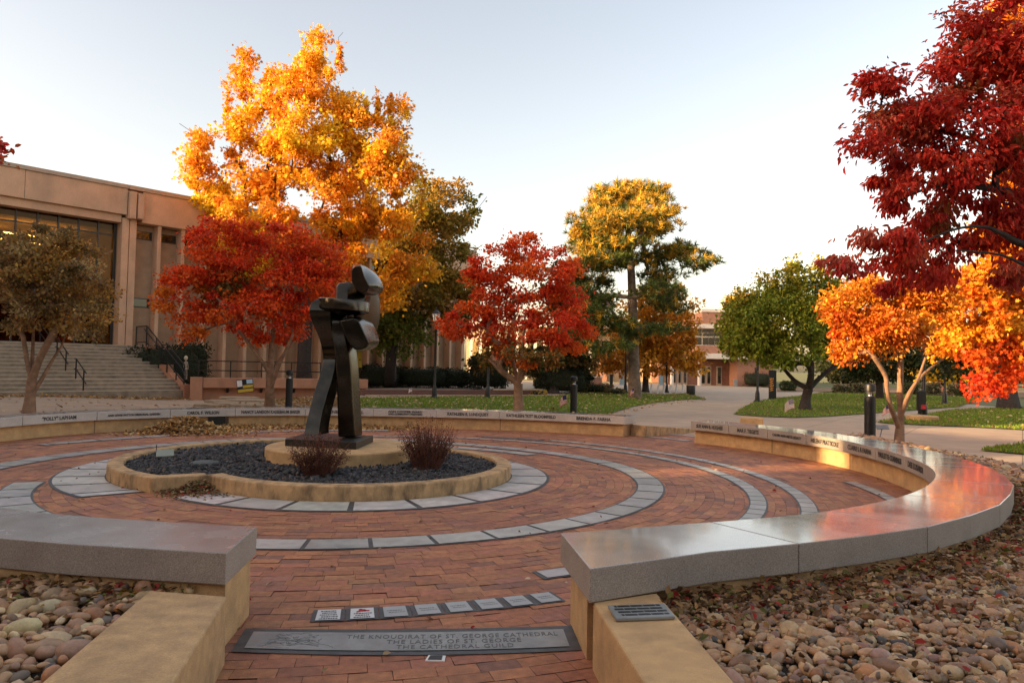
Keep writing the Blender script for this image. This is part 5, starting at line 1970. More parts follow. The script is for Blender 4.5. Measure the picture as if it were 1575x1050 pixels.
# heap and drift along the back wall
hp = pol(px_phi(T_BACK, 0.1, 268, 60, 158), 7.45)
n = 2600
g = rng.normal(0, 1, (n, 2)) * np.array([0.62, 0.42])
hz_ = 0.34 * np.exp(-(g[:, 0] / 0.62) ** 2 * 0.9 - (g[:, 1] / 0.42) ** 2 * 0.7)
Ph = hp[:2] + g
ok = np.hypot(Ph[:, 0] - PC[0], Ph[:, 1] - PC[1]) < 7.98
parts.append(litter(Ph[ok], hz_[ok] * rng.uniform(0.6, 1.05, ok.sum()) + 0.01, 0.085, LP))
n = 3800
phx = rng.uniform(92, 136, n)
rr = np.array([smooth_tab(T_BACK, p) + 0.06 for p in phx]) - rng.exponential(0.22, n)
Q = np.stack([PC[0] + rr * np.cos(phx * D2R), PC[1] + rr * np.sin(phx * D2R)], 1)
parts.append(litter(Q, 0.012 + 0.05 * np.exp(-(8 - rr)) * rng.uniform(0, 1, n), 0.075, LP))
# planter notch
n = 900
pn = 222.0 + np.abs(rng.normal(0, 6.5, n))
rn = 2.24 + rng.exponential(0.17, n)
Pn = np.stack([PC[0] + rn * np.cos(pn * D2R), PC[1] + rn * np.sin(pn * D2R)], 1)
ok = rn < 2.85
parts.append(litter(Pn[ok], (0.13 * np.exp(-((rn[ok] - 2.2) / 0.3) ** 2) * np.exp(-((pn[ok] - 222) / 9) ** 2)) * rng.uniform(0.3, 1, ok.sum()) + 0.016, 0.048, LR))
# between the granite and the river rock, right bed
n = 3600
phx = 292 + (372 - 292) * rng.uniform(0, 1, n) ** 1.2
rr = np.array([smooth_tab(T_RIGHT, p) + 0.70 for p in phx]) + rng.exponential(0.26, n)
Q = np.stack([PC[0] + rr * np.cos(phx * D2R), PC[1] + rr * np.sin(phx * D2R)], 1)
ok = poly_mask(Q, bed_r)
Q = Q[ok]
LB = [(0.22, 0.12, 0.05), (0.13, 0.07, 0.03), (0.28, 0.16, 0.07), (0.17, 0.085, 0.035), (0.10, 0.055, 0.028), (0.22, 0.14, 0.05), (0.12, 0.12, 0.03), (0.28, 0.17, 0.08), (0.19, 0.11, 0.045), (0.30, 0.04, 0.03)]
parts.append(litter(Q, bedz(Q[:, 0], Q[:, 1]) + rng.uniform(0.0, 0.045, len(Q)), 0.050, LB))
Q = scatter_grid(bed_r, 0.26, 0.9)
Q = Q[in_view(Q)]
parts.append(litter(Q, bedz(Q[:, 0], Q[:, 1]) + rng.uniform(0.01, 0.04, len(Q)), 0.05, LB))
n = 700
phx = rng.uniform(250, 274, n)
rr = 6.18 + np.array([smooth_tab(T_LEFT, p) - 5.6 for p in phx]) + rng.exponential(0.13, n)
Q = np.stack([PC[0] + rr * np.cos(phx * D2R), PC[1] + rr * np.sin(phx * D2R)], 1)
Q = Q[poly_mask(Q, bed_l)]
parts.append(litter(Q, 0.305 + rng.uniform(0, 0.035, len(Q)), 0.05, LB + [(0.30, 0.16, 0.03)]))
# terrace, foot of the stairs, mulch bed, lawns
n = 1500
s_ = rng.uniform(-12, 6.5, n)
nn_ = 6.7 + rng.exponential(0.35, n)
Q = LO + s_[:, None] * LU + nn_[:, None] * LN
parts.append(litter(Q, zf(Q[:, 0], Q[:, 1]) + 0.0 + rng.uniform(0, 0.05, n), 0.13, LP))
Q = scatter_grid([tuple(gnd(x, y)[:2]) for x, y in ((0, 634), (0, 611), (290, 614), (420, 628), (420, 634))], 0.75, 1.0)
parts.append(litter(Q, zf(Q[:, 0], Q[:, 1]) + 0.0, 0.12, LP))
Q = scatter_grid(mulch, 0.13, 0.9)
parts.append(litter(Q, zf(Q[:, 0], Q[:, 1]) + rng.uniform(0.01, 0.05, len(Q)), 0.12, [(0.34, 0.21, 0.09), (0.26, 0.15, 0.06), (0.40, 0.26, 0.11)]))
for lw, st in ((lawn1, 0.42), (lawn2, 0.8), (lawn3, 0.8)):
    Q = scatter_grid(lw, st, 1.0)
    parts.append(litter(Q, np.full(len(Q), 0.075), 0.11, [(0.48, 0.38, 0.20), (0.35, 0.22, 0.08), (0.50, 0.42, 0.22)]))
Q = scatter_grid([tuple(gnd(x, y)[:2]) for x, y in ((900, 640), (1006, 619.5), (1090, 612.5), (1090, 616), (1010, 623), (940, 642))], 0.35, 1.0)
parts.append(litter(Q, np.full(len(Q), 0.0), 0.11, LP))
# a few stray leaves on the bricks
a_ = rng.uniform(0, 2 * PI, 420)
r_ = 2.8 + 5.0 * rng.uniform(0, 1, 420) ** 0.8
Q = np.stack([PC[0] + r_ * np.cos(a_), PC[1] + r_ * np.sin(a_)], 1)
parts.append(litter(Q, np.full(420, 0.016), 0.045, [(0.32, 0.22, 0.12), (0.30, 0.04, 0.03), (0.5, 0.42, 0.3), (0.2, 0.1, 0.05)]))
Pl = np.vstack([p[0] for p in parts])
Al = np.vstack([p[1] for p in parts])
Sl = np.concatenate([p[2] for p in parts])
Cl = np.vstack([p[3] for p in parts])
tag(leaves("fallen_leaves", Pl, Al, Sl, Cl, M["litter"], None, "leaf", flat=1.4), "dry brown, tan and red fallen leaves lying in heaps and drifts", "fallen leaves", kind="stuff")
# ================================================================== LIBRARY
def lib(s, n, z):
    p = LO + LU * s + LN * n
    return np.array([p[0], p[1], z])


def lbox(mb, s0, s1, n0, n1, z0, z1, mi=0):
    P = [lib(s0, n1, 0)[:2], lib(s1, n1, 0)[:2], lib(s1, n0, 0)[:2], lib(s0, n0, 0)[:2]]
    mb.prism(P, z0, z1, mi)


LB_ = thing("library_building", "long pinkish concrete building with deep fascia, wall fins and glazed hall at the left", "building", lib(5, 0, 0))
mb = MB()
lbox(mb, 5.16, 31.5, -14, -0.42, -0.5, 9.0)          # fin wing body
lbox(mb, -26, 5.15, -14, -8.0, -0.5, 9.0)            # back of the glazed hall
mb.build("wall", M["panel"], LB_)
mb = MB()
lbox(mb, -26, 5.36, -14, 0.32, 9.34, 10.76)
lbox(mb, 6.12, 31.9, -14, 0.34, 9.03, 10.74)
lbox(mb, 5.362, 6.118, -1, 0.18, 9.2, 10.72)
mb.build("fascia", M["library"], LB_, bevel=0.02)
M['joint'] = pbr('sealant_joint', (0.20, 0.14, 0.10), rough=0.9)
for s_ in (-8.6, -4.0, 0.65, 10.2, 14.9, 19.6, 24.3, 29.0):
    mb = MB()
    lbox(mb, s_ - 0.012, s_ + 0.012, 0.30, 0.326 if s_ < 5 else 0.346, 9.36 if s_ < 5 else 9.05, 10.74)
    mb.build("panel_joint", M["joint"], LB_)
mb = MB()
lbox(mb, -26, 5.39, -14, 0.40, 10.763, 10.96)
lbox(mb, 5.392, 31.9, -14, 0.42, 10.745, 10.96)
mb.build("roof", M["coping"], LB_)
mb = MB()
lbox(mb, 5.40, 5.72, 0.18, 0.62, 9.14, 10.60)
lbox(mb, 5.80, 6.12, 0.18, 0.60, 9.18, 10.56)
mb.build("bracket", M["library"], LB_, bevel=0.03)
for a, b in ((5.18, 5.53), (5.57, 5.93)):
    mb = MB()
    lbox(mb, a, b, -0.6, 0.20 if a < 5.4 else 0.16, 2.0, 9.18)
    mb.build("pilaster", M["library"], LB_, bevel=0.02)
mb = MB()
lbox(mb, -26, 5.16, -0.9, 0.10, 8.93, 9.335)
mb.build("soffit_beam", M["library"], LB_)
# glazed hall
mb = MB()
for k in range(-9, 7):
    s = -0.40 + 0.93 * k
    if s < 5.1:
        lbox(mb, s - 0.035, s + 0.035, -0.62, -0.50, 2.32, 8.93)
for z in (8.28, 5.2, 2.34):
    lbox(mb, -12, 5.15, -0.615, -0.515, z - 0.035, z + 0.035)
lbox(mb, 5.02, 5.16, -0.63, -0.49, 2.32, 8.93)
mb.build("window_frame", M["dark_frame"], LB_)
mb = MB()
lbox(mb, -12, 5.15, -0.565, -0.555, 2.32, 8.93)
mb.build("window_glass", M["glass"], LB_)
mb = MB()
lbox(mb, -26, 5.15, -8, -0.9, 8.62, 8.90)
mb.build("hall_ceiling", M["amber"], LB_)
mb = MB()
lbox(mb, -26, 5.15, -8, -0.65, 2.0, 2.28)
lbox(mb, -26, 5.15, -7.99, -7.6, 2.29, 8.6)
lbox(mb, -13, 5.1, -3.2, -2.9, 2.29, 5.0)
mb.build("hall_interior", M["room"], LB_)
for s0, n0 in ((-1.2, -2.2), (1.2, -2.4), (3.2, -2.6), (-3.6, -2.2), (0.2, -5), (3.0, -5.2), (-3, -5)):
    mb = MB()
    lbox(mb, s0 - 0.75, s0 + 0.75, n0 - 0.06, n0 + 0.06, 7.92, 7.98)
    mb.build("ceiling_lamp", M["tube_light"], LB_)
# fin wing: fins, panels with windows
mb = MB()
for k in range(19):
    s = 7.12 + 1.31 * k
    fin = MB()
    P = [lib(s - 0.10, 0.22, 0)[:2], lib(s + 0.10, 0.22, 0)[:2], lib(s + 0.10, -0.43, 0)[:2], lib(s - 0.10, -0.43, 0)[:2]]
    fin.prism(P, 0.4, 9.06)
    fin.build("wall_fin", M["library"], LB_, bevel=0.02)
for k in range(19):
    s = 5.98 + 1.31 * k if k else 5.98
    a, b = (5.97, 6.98) if k == 0 else (7.26 + 1.31 * (k - 1), 8.29 + 1.31 * (k - 1))
    for z0, z1 in ((8.22, 8.70), (4.46, 4.97)):
        wm = MB()
        lbox(wm, a + 0.02, b - 0.02, -0.50, -0.395, z0, z1)
        f_ = wm.build("window", M["dark_frame"], LB_)
        wp = MB()
        lbox(wp, a + 0.08, b - 0.08, -0.394, -0.388, z0 + 0.05, z1 - 0.05)
        wp.build("pane", M["glass_dark"], f_)

# steps
st = thing("staircase", "broad concrete steps rising to the library with a middle landing", "stairs", lib(0, 5, 0))
mb = MB()
prof = []
run = 0.325
nz = [(6.62, None)]
nn0, zz = 6.62, 0.0
TOP = 2.30
ris = TOP / 14.0
levels = []
for i in range(14):
    levels.append((nn0, zz, zz + ris))
    zz += ris
    nn0 -= run if i != 3 else 0.95
pts = [(6.62, -0.5)]
zz = 0
for n0_, a, b in levels:
    pts += [(n0_, a if a > 0 else -0.5), (n0_, b)]
pts = [(6.62, -0.5)] + [q for n0_, a, b in levels for q in ((n0_, b - ris if b - ris > 0.01 else -0.5), (n0_, b))][1:]
pts += [(-0.65, TOP), (-0.65, -0.5)]
s0, s1 = -14.0, 5.93
k = len(pts)
vs = [lib(s0, p[0], p[1]) for p in pts] + [lib(s1, p[0], p[1]) for p in pts]
fs = [(i, (i + 1) % k, k + (i + 1) % k, k + i) for i in range(k)] + [tuple(range(k)), tuple(range(2 * k - 1, k - 1, -1))]
mb.add(vs, fs)
M['riser'] = pbr('shaded_riser', (0.30, 0.235, 0.165), rough=0.95, var=0.25, scale=3, stain=0.4)  # riser colour darkened to paint in shade; the blotchy stain is dirt
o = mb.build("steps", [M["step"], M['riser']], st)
import bmesh
bm = bmesh.new(); bm.from_mesh(o.data); bmesh.ops.recalc_face_normals(bm, faces=bm.faces); bm.to_mesh(o.data); bm.free()
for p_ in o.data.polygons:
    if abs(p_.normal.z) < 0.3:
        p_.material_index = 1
mb = MB()
for n0_, a, b in levels:
    lbox(mb, s0, s1, n0_ - 0.05, n0_ + 0.012, b - 0.028, b + 0.004)
mb.build("nosing", pbr("step_nosing", (0.47, 0.40, 0.30), rough=0.9, var=0.15), st)  # nosing strips paler than the risers
# stepped cheek wall
mb = MB()
ck = [(6.75, -0.5), (6.75, 0.42), (6.1, 0.42), (5.0, 0.95), (4.55, 0.95), (4.55, 1.35), (3.7, 1.35), (2.7, 1.95), (2.7, 2.3), (-0.3, 2.3), (-0.3, -0.5)]
vs = [lib(5.94, *p) for p in ck] + [lib(6.34, *p) for p in ck]
k = len(ck)
mb.add(vs, [(i, (i + 1) % k, k + (i + 1) % k, k + i) for i in range(k)] + [tuple(range(k)), tuple(range(2 * k - 1, k - 1, -1))])
o = mb.build("cheek_wall", M["pinkwall"], st, bevel=0.01)
bm = bmesh.new(); bm.from_mesh(o.data); bmesh.ops.recalc_face_normals(bm, faces=bm.faces); bm.to_mesh(o.data); bm.free()


def stair_z(n):
    z = 0
    for n0_, a, b in levels:
        if n <= n0_:
            z = b
    return z


def solve_s(px, n, z):
    best, bs = 1e9, 0
    for s in np.linspace(-8, 8, 801):
        P = lib(s, n, z) - EYE
        x = 787.5 + FPX * (P @ CX) / (P @ _F)
        if abs(x - px) < best:
            best, bs = abs(x - px), s
    return bs


# railing along the cheek wall
rl = thing("stair_railing", "black baluster railing running down the right side of the library steps", "railing", lib(6, 4, 0))
path = [(0.5, 2.35), (1.9, 2.35), (3.9, 1.35), (4.6, 1.35), (6.6, 0.35)]


def zon(n):
    return float(np.interp(n, [p[0] for p in path], [p[1] for p in path]))


for zo, nm in ((1.0, "top_rail"), (0.14, "bottom_rail")):
    mb = MB()
    mb.tube([lib(5.99, n, z + zo) for n, z in path], 0.028, n=6)
    mb.build(nm, M["black_metal"], rl)
mb = MB()
for n in np.arange(0.5, 6.6, 0.135):
    mb.tube([lib(5.99, n, zon(n) + 0.14), lib(5.99, n, zon(n) + 1.0)], 0.011, n=4, cap=False)
mb.build("balusters", M["black_metal"], rl)
for n in (0.5, 1.9, 3.2, 3.9, 4.6, 5.7, 6.6):
    mb = MB()
    mb.tube([lib(5.99, n, zon(n) - 0.45), lib(5.99, n, zon(n) + 1.02)], 0.032, n=6)
    mb.build("post", M["black_metal"], rl)
mb = MB()
mb.tube([lib(5.86, n, z + 0.84) for n, z in path[1:]] + [lib(5.86, 6.95, 0.84), lib(5.86, 6.98, 0.5)], 0.024, n=6)
mb.build("handrail", M["black_metal"], rl)
for px, n_a, n_b, lb in ((128, 6.55, 5.5, "short black handrail on the lowest flight of the library steps"),
                         (101, 4.35, 3.0, "short black handrail at mid height on the library steps"),
                         (72, 2.6, 1.4, "black handrail at the head of the library steps, nearly hidden by the brown tree")):
    s = solve_s(px, n_a, stair_z(n_a))
    t = thing("handrail", lb, "handrail", lib(s, n_a, stair_z(n_a)), "short handrails on the library steps")
    for n in (n_a, n_b):
        mb = MB()
        mb.tube([lib(s, n, stair_z(n) - 0.02), lib(s, n, stair_z(n) + 0.88)], 0.03, n=6)
        mb.build("post", M["black_metal"], t)
    for zo in (0.9, 0.45):
        mb = MB()
        mb.tube([lib(s, n_a + 0.3, stair_z(n_a) + zo - 0.12), lib(s, n_a, stair_z(n_a) + zo), lib(s, n_b, stair_z(n_b) + zo), lib(s, n_b - 0.25, stair_z(n_b) + zo)], 0.026, n=6)
        mb.build("rail", M["black_metal"], t)

# ramp wall with built-in ledge right of the stairs
RA, RB = np.array([-15.3, 34.15]), np.array([-7.6, 37.6])
ru = (RB - RA) / np.linalg.norm(RB - RA)
rn = np.array([ru[1], -ru[0]])
RL = np.linalg.norm(RB - RA)


def rp(a, n):
    return tuple(RA + ru * a + rn * n)


rw = thing("ramp_wall", "pink concrete ramp wall with a projecting ledge on dark brackets right of the steps", "wall", (*RA, 0))
mb = MB()
mb.prism([rp(0.55, 0.0), rp(RL, 0.0), rp(RL, -0.3), rp(0.55, -0.3)], -0.5, 0.30)
mb.prism([rp(0, 0.42), rp(0.54, 0.42), rp(0.54, -0.31), rp(0, -0.31)], -0.5, 0.80)
mb.build("wall_base", M["pinkwall"], rw)
mb = MB()
mb.prism([rp(0.56, 0.40), rp(RL, 0.40), rp(RL, -0.32), rp(0.56, -0.32)], 0.303, 0.78)
mb.build("ledge", M["pinkwall"], rw, bevel=0.015)
for a in np.arange(1.6, RL, 1.55):
    mb = MB()
    P3 = [np.array([*rp(a, 0.0), 0.30]), np.array([*rp(a, 0.34), 0.30]), np.array([*rp(a, 0.0), 0.05])]
    off = np.array([*ru, 0]) * 0.12
    mb.add(P3 + [p + off for p in P3], [(0, 1, 2), (5, 4, 3), (0, 3, 4, 1), (1, 4, 5, 2), (2, 5, 3, 0)])
    mb.build("bracket", M["black_metal"], rw)
rr_ = thing("ramp_railing", "low black pipe railing on top of the pink ramp wall", "railing", (*RA, 0.78))
for z in (1.12, 1.58):
    mb = MB()
    mb.tube([np.array([*rp(a, -0.1), z + (0.10 * math.sin(a * 0.0))]) for a in np.linspace(0.3, RL * 0.72, 6)], 0.026, n=6)
    mb.build("rail", M["black_metal"], rr_)
for a in np.linspace(0.35, RL * 0.72, 5):
    mb = MB()
    mb.tube([np.array([*rp(a, -0.1), 0.78]), np.array([*rp(a, -0.1), 1.6])], 0.03, n=6)
    mb.build("post", M["black_metal"], rr_)
# banner sign on the ramp wall
t = thing("banner_sign", "small tilted yellow, white and black sign leaning on the pink ramp wall", "sign", at(376, 594, 33.4))
c = at(377, 593, 33.3)
ax_ = np.array([ru[0], ru[1], 0.13]); ax_ /= np.linalg.norm(ax_)
ay_ = np.array([0.0, 0.05, 1.0]); ay_ = ay_ - ax_ * (ay_ @ ax_); ay_ /= np.linalg.norm(ay_)
nn3 = np.cross(ax_, ay_)
for nm, x0, x1, y0, y1, mt, dz in (("board", -.36, .36, -.32, .30, "black_metal", 0), ("yellow_band", -.34, .34, -.29, -.15, "yellow_sign", .022), ("white_field", -.34, -.12, -.02, .27, "white_cloth", .022),
                                   ("blue_field", .08, .34, .08, .27, "pale_blue", .022), ("olive_band", -.10, .34, -.10, .03, "yellow_sign", .0222)):
    mb = MB()
    mb.extrude([(x0, y0), (x1, y0), (x1, y1), (x0, y1)], c + nn3 * dz, ax_, ay_, nn3, 0.02 if dz == 0 else 0.004)
    mb.build(nm, M[mt], t)
# pile of flagstones
t = thing("flagstone_stack", "low spread stack of tan flagstones behind the seat wall by the left red tree", "flagstones", gnd(370, 619))
for i, (px, py, w1, dz) in enumerate(((352, 622, 1.2, 0), (372, 621, 1.3, 0.02), (392, 625, 1.0, 0.0), (360, 617, 1.1, 0.09), (380, 617, 1.0, 0.10), (366, 613.5, 0.9, 0.2))):
    p = gnd(px, py)
    mb = MB()
    m = 7
    P = [(p[0] + w1 * rng.uniform(0.8, 1.1) * math.cos(2 * PI * k / m), p[1] + 0.8 * rng.uniform(0.8, 1.1) * math.sin(2 * PI * k / m)) for k in range(m)]
    z = float(zf(p[0], p[1])) + dz
    mb.prism(P, z, z + 0.09)
    mb.build("slab", M["flag_stone"], t, bevel=0.015)

# skeleton figure at the foot of the railing
t = thing("skeleton_decoration", "small pale skeleton figure hanging by the foot of the stair railing", "decoration", at(286, 582, 35))
sk = lambda x, y: at(286 + x, y, 35)
mb = MB(); v, f = ico(2)
mb.add([sk(0, 550.5) + p * np.array([.09, .1, .12]) for p in v], [tuple(q) for q in f.tolist()]); mb.build("skull", M["bone"], t, smooth=True)
mb = MB()
mb.tube([sk(0, 553.5), sk(0, 560), sk(0.3, 566)], 0.02, n=5)
for k in range(5):
    y = 556 + k * 1.6
    mb.tube([sk(-2.4 + .15 * k, y + .8), sk(-1.2, y - .2), sk(1.2, y - .2), sk(2.4 - .15 * k, y + .8)], 0.013, n=4)
mb.tube([sk(-1.8, 566), sk(0, 567.5), sk(1.8, 566)], 0.03, n=5)
mb.build("ribcage", M["bone"], t)
for s in (-1, 1):
    mb = MB(); mb.tube([sk(s * 2.4, 556), sk(s * 3.3, 562), sk(s * 3.0, 568)], 0.015, n=4); mb.build("arm", M["bone"], t)
    mb = MB(); mb.tube([sk(s * 1.3, 567), sk(s * 1.5, 575), sk(s * 1.1, 583)], 0.018, n=4); mb.build("leg", M["bone"], t)

# yellow notice behind the sculpture
p = at(553, 553, 47)
t = thing("notice", "small yellow notice on the library wall just right of the sculpture's pillar", "notice", p)
mb = MB()
mb.extrude([(-.17, -.52), (.17, -.52), (.17, .52), (-.17, .52)], p, (LU[0], LU[1], 0), (0, 0, 1), (LN[0], LN[1], 0), 0.03)
mb.build("board", M["yellow_sign"], t)
mb = MB()
mb.tube([p + np.array([0, 0, -2.6]), p + np.array([0, 0, -0.5])], 0.03, n=6)
mb.build("post", M["black_metal"], t)
mb = MB()
mb.extrude([(-.07, -.05), (.07, -.05), (.04, .06), (-.04, .06)], p + np.array([LN[0], LN[1], 0]) * 0.031, (LU[0], LU[1], 0), (0, 0, 1), (LN[0], LN[1], 0), 0.004)
mb.build("mark", M["black_metal"], t)

# brick planter wall behind the centre lawn
q0, q1 = np.array(gnd(556, 607.5)[:2]), np.array(gnd(835, 607.6)[:2])
uu = (q1 - q0) / np.linalg.norm(q1 - q0)
vv = np.array([-uu[1], uu[0]])
bw = thing("brick_wall", "low dark red brick planter wall with a pale top behind the centre lawn", "wall", (*q0, 0))
mb = MB()
mb.prism([tuple(q0), tuple(q1), tuple(q1 + vv * 0.4), tuple(q0 + vv * 0.4)], -0.05, 0.27)
mb.build("wall_body", M["dbrick"], bw)
mb = MB()
a_, b_ = q0 + (q1 - q0) * 0.72, q1
mb.prism([tuple(a_ - vv * .04), tuple(b_ - vv * .04), tuple(b_ + vv * .44), tuple(a_ + vv * .44)], 0.272, 0.34)
mb.build("coping", M["concrete"], bw)
mb = MB()
mb.prism([tuple(q0 - vv * 1.1), tuple(q1 - vv * 1.1), tuple(q1 - vv * 0.75), tuple(q0 - vv * 0.75)], -0.05, 0.055)
tag(mb.build("kerb_strip", M["concrete"]), kind="structure")

# ------------------------------------------------------------------ lamps, bollards, bins
def lamp(base, h, label, head=True, group="black lamp posts"):
    t = thing("lamp_post", label, "lamp post", base, group)
    mb = MB()
    mb.lathe(base, [(0.20, -0.03), (0.20, 0.05), (0.13, 0.10), (0.11, 0.45), (0.085, 0.55), (0.065, 0.62), (0.05, h - 0.05), (0.075, h)], n=12)
    mb.build("pole", M["black_metal"], t, smooth=True)
    if head:
        c = np.array(base) + np.array([0, 0, h])
        mb = MB(); mb.lathe(c, [(0.12, 0.0), (0.20, 0.36)], n=6); mb.build("lantern_glass", M["lamp_glass"], t)
        mb = MB()
        for k in range(6):
            a = 2 * PI * k / 6
            mb.tube([c + np.array([0.125 * math.cos(a), 0.125 * math.sin(a), 0]), c + np.array([0.205 * math.cos(a), 0.205 * math.sin(a), 0.36])], 0.012, n=4)
        mb.lathe(c, [(0.14, -0.05), (0.14, 0.0)], n=6)
        mb.build("lantern_frame", M["black_metal"], t)
        mb = MB(); mb.lathe(c, [(0.24, 0.362), (0.21, 0.42), (0.10, 0.52), (0.03, 0.56), (0.03, 0.66), (0.005, 0.70)], n=6); mb.build("lantern_cap", M["black_metal"], t)
    return t


lamp(gnd(668, 612), 3.72, "black lantern lamp post standing before the library between hedge and lawn")
lamp(gnd(750, 611.5), 3.9, "black lamp post left of the bright red tree, its lantern hidden by leaves")
l3 = lamp(gnd(1165, 617.5), 3.9, "black lamp post at the left tip of the far lawn, under the broad green tree")
l4 = lamp(gnd(1421, 643), 4.2, "black lamp post on a concrete footing carrying a dark box")
lamp(gnd(1453, 621), 3.9, "thin black lamp post on the far lawn before the glowing yellow tree")
lamp(gnd(1494, 610.5), 3.9, "distant lamp post beside the far path at the right", head=True)
lamp(gnd(574 / 5.625 + 860, 604.5), 3.6, "dark lamp post left of the pine's trunk", head=True)
lamp(gnd(929 / 5.625 + 860, 603), 3.6, "dark lamp post right of the pine among the white bike racks", head=True)
b = gnd(1421, 646)
mb = MB()
mb.lathe((b[0], b[1] + 0.1, 0), [(0.52, -0.05), (0.52, 0.13), (0.48, 0.16)], n=20)
tag(mb.build("lamp_footing", M["tan"], smooth=True), "round concrete footing under the lamp post with the dark box", "footing")
t = thing("dispenser_box", "dark box with a red sticker strapped to the lamp post by the small orange tree", "box", at(1416, 616, 26.2))
c = at(1417, 616, 26.15)
mb = MB(); mb.box(c, (0.26, 0.22, 0.74)); mb.build("case", M["black_metal"], t, bevel=0.03)
mb = MB(); mb.box(c + np.array([0.02, -0.115, -0.22]), (0.18, 0.01, 0.16)); mb.build("sticker", M["red"], t)
mb = MB(); mb.box(c + np.array([-0.08, -0.02, -0.43]), (0.06, 0.1, 0.12)); mb.build("spout", M["black_metal"], t)


def bollard(base, label):
    t = thing("bollard_light", label, "bollard light", base, "black bollard lights round the plaza")
    mb = MB(); mb.lathe(base, [(0.118, -0.05), (0.118, 1.07), (0.105, 1.085)], n=24); mb.build("post", M["black_metal"], t, smooth=True, angle=40)
    mb = MB(); mb.lathe(base, [(0.06, 1.086), (0.045, 1.13), (0.075, 1.20), (0.05, 1.205)], n=20); mb.build("reflector", pbr("steel_cone", (0.6, 0.58, 0.55), rough=0.25, metal=0.9) if "steel_cone" not in bpy.data.materials else bpy.data.materials["steel_cone"], t, smooth=True)
    mb = MB()
    for k in range(3):
        a = 2 * PI * k / 3 + 0.5
        mb.tube([np.array(base) + np.array([0.10 * math.cos(a), 0.10 * math.sin(a), 1.08]), np.array(base) + np.array([0.10 * math.cos(a), 0.10 * math.sin(a), 1.22])], 0.008, n=5)
    for zz_ in (1.088, 1.205):
        mb.tube([np.array(base) + np.array([0.10 * math.cos(a), 0.10 * math.sin(a), zz_]) for a in np.linspace(0, 2 * PI, 19)], 0.009, n=5)
    mb.build("lens_cage", M["black_metal"], t)
    mb = MB(); mb.lathe(base, [(0.118, 1.21), (0.12, 1.33), (0.115, 1.35), (0.07, 1.375), (0.01, 1.38)], n=24); mb.build("cap", M["black_metal"], t, smooth=True, angle=40)
    return t


p = gnd(444, 628); bollard((p[0], p[1], -0.05), "black bollard light by the left red tree, behind the seat wall")
p = gnd(882, 638); bollard((p[0], p[1], -0.06), "black bollard light on the centre lawn beside a small flag")
p = gnd(1338, 684); bollard((p[0], p[1], 0.0), "largest black bollard light, behind the right seat wall")
# trash can
p = gnd(1062.5, 607)
t = thing("trash_can", "black round trash can on the pavement before the brick building", "trash can", p)
mb = MB(); mb.lathe(p, [(0.26, 0.0), (0.28, 0.06), (0.29, 0.56), (0.27, 0.60)], n=18); mb.build("bin", M["black_metal"], t, smooth=True)
mb = MB(); mb.lathe(p, [(0.30, 0.60), (0.30, 0.64), (0.16, 0.66)], n=18); mb.build("rim", M["tan"], t, smooth=True)
# pylon sign
p = gnd(1188, 614)
t = thing("pylon_sign", "tall black sign slab with orange vertical letters at the edge of the far lawn", "sign", p)
mb = MB(); mb.box((p[0], p[1], 0.82), (0.40, 0.16, 1.74)); mb.build("slab", M["black_metal"], t, bevel=0.01)
e = MB()
add_text(e, "WEWE", 0.30, (p[0] - 0.07, p[1] - 0.082, 0.86), (0, 0, 1), (-1, 0, 0), (0, -1, 0), width=0.80, bold=0.008)
e.build("lettering", M["orange_sign"], t)
# small grey plaque on a stake behind the right seat wall
p = gnd(1350, 684)
t = thing("marker_plate", "small tilted grey plate on a stake between the largest bollard and the orange tree", "marker", p)
c = at(1357, 657, 16.3)
mb = MB(); mb.tube([p - np.array([0, 0, .05]), c], 0.014, n=6); mb.build("stake", M["grey_plate"], t)
mb = MB()
ax_ = norm(np.array([0.95, -0.25, 0.05])); ay_ = norm(np.array([0.35, 0.75, 0.35])); ay_ = norm(ay_ - ax_ * (ax_ @ ay_))
mb.extrude([(-.13, -.10), (.13, -.10), (.13, .10), (-.13, .10)], c, ax_, ay_, np.cross(ax_, ay_), 0.014)
mb.build("plate", M["grey_plate"], t, bevel=0.004)
p = np.array([9.02, 12.45, 0.0])
t = thing("utility_box", "pale green utility post cut off by the right edge beside the rock bed", "utility post", p)
mb = MB(); mb.box(p + np.array([0.06, 0, 0.2]), (0.20, 0.20, 0.54)); mb.build("case", M["green_box"], t, bevel=0.02)
mb = MB(); mb.box(p + np.array([0.06, 0, 0.49]), (0.23, 0.23, 0.04)); mb.build("cap", M["grey_plate"], t, bevel=0.012)


# ------------------------------------------------------------------ small flags
def flag(base, h, wd, ht, lean, label, faded=False, face=0.3):
    t = thing("small_flag", label, "flag", base, "small striped flags on sticks")
    b = np.array(base)
    top = b + np.array([lean, 0, h])
    mb = MB(); mb.tube([b - np.array([0, 0, .03]), top], 0.006, n=5); mb.build("stick", M["wood_stick"], t)
    NX, NY = 8, 13
    V = []
    for j in range(NY + 1):
        for i in range(NX + 1):
            u, v = i / NX, j / NY
            sag = u * u * ht * 0.55
            x = u * wd * (1 - 0.25 * u)
            y = 0.06 * math.sin(u * 6 + v * 1.5) * u
            p = top + (b - top) * (v * ht / h) + np.array([-x * math.cos(face), x * math.sin(face) + y, -sag])
            V.append(p)
    mb = MB()
    fs, ms = [], []
    for j in range(NY):
        for i in range(NX):
            a = j * (NX + 1) + i
            fs.append((a, a + 1, a + NX + 2, a + NX + 1))
            ms.append(2 if (i < 4 and j < 7) else (0 if j % 2 == 0 else 1))
    mb.add(V, fs)
    mb.m = ms
    mb.build("cloth", [M["red"] if not faded else M["faded_red"], M["white_cloth"], M["blue"] if not faded else M["faded_blue"]], t, smooth=True)
    return t


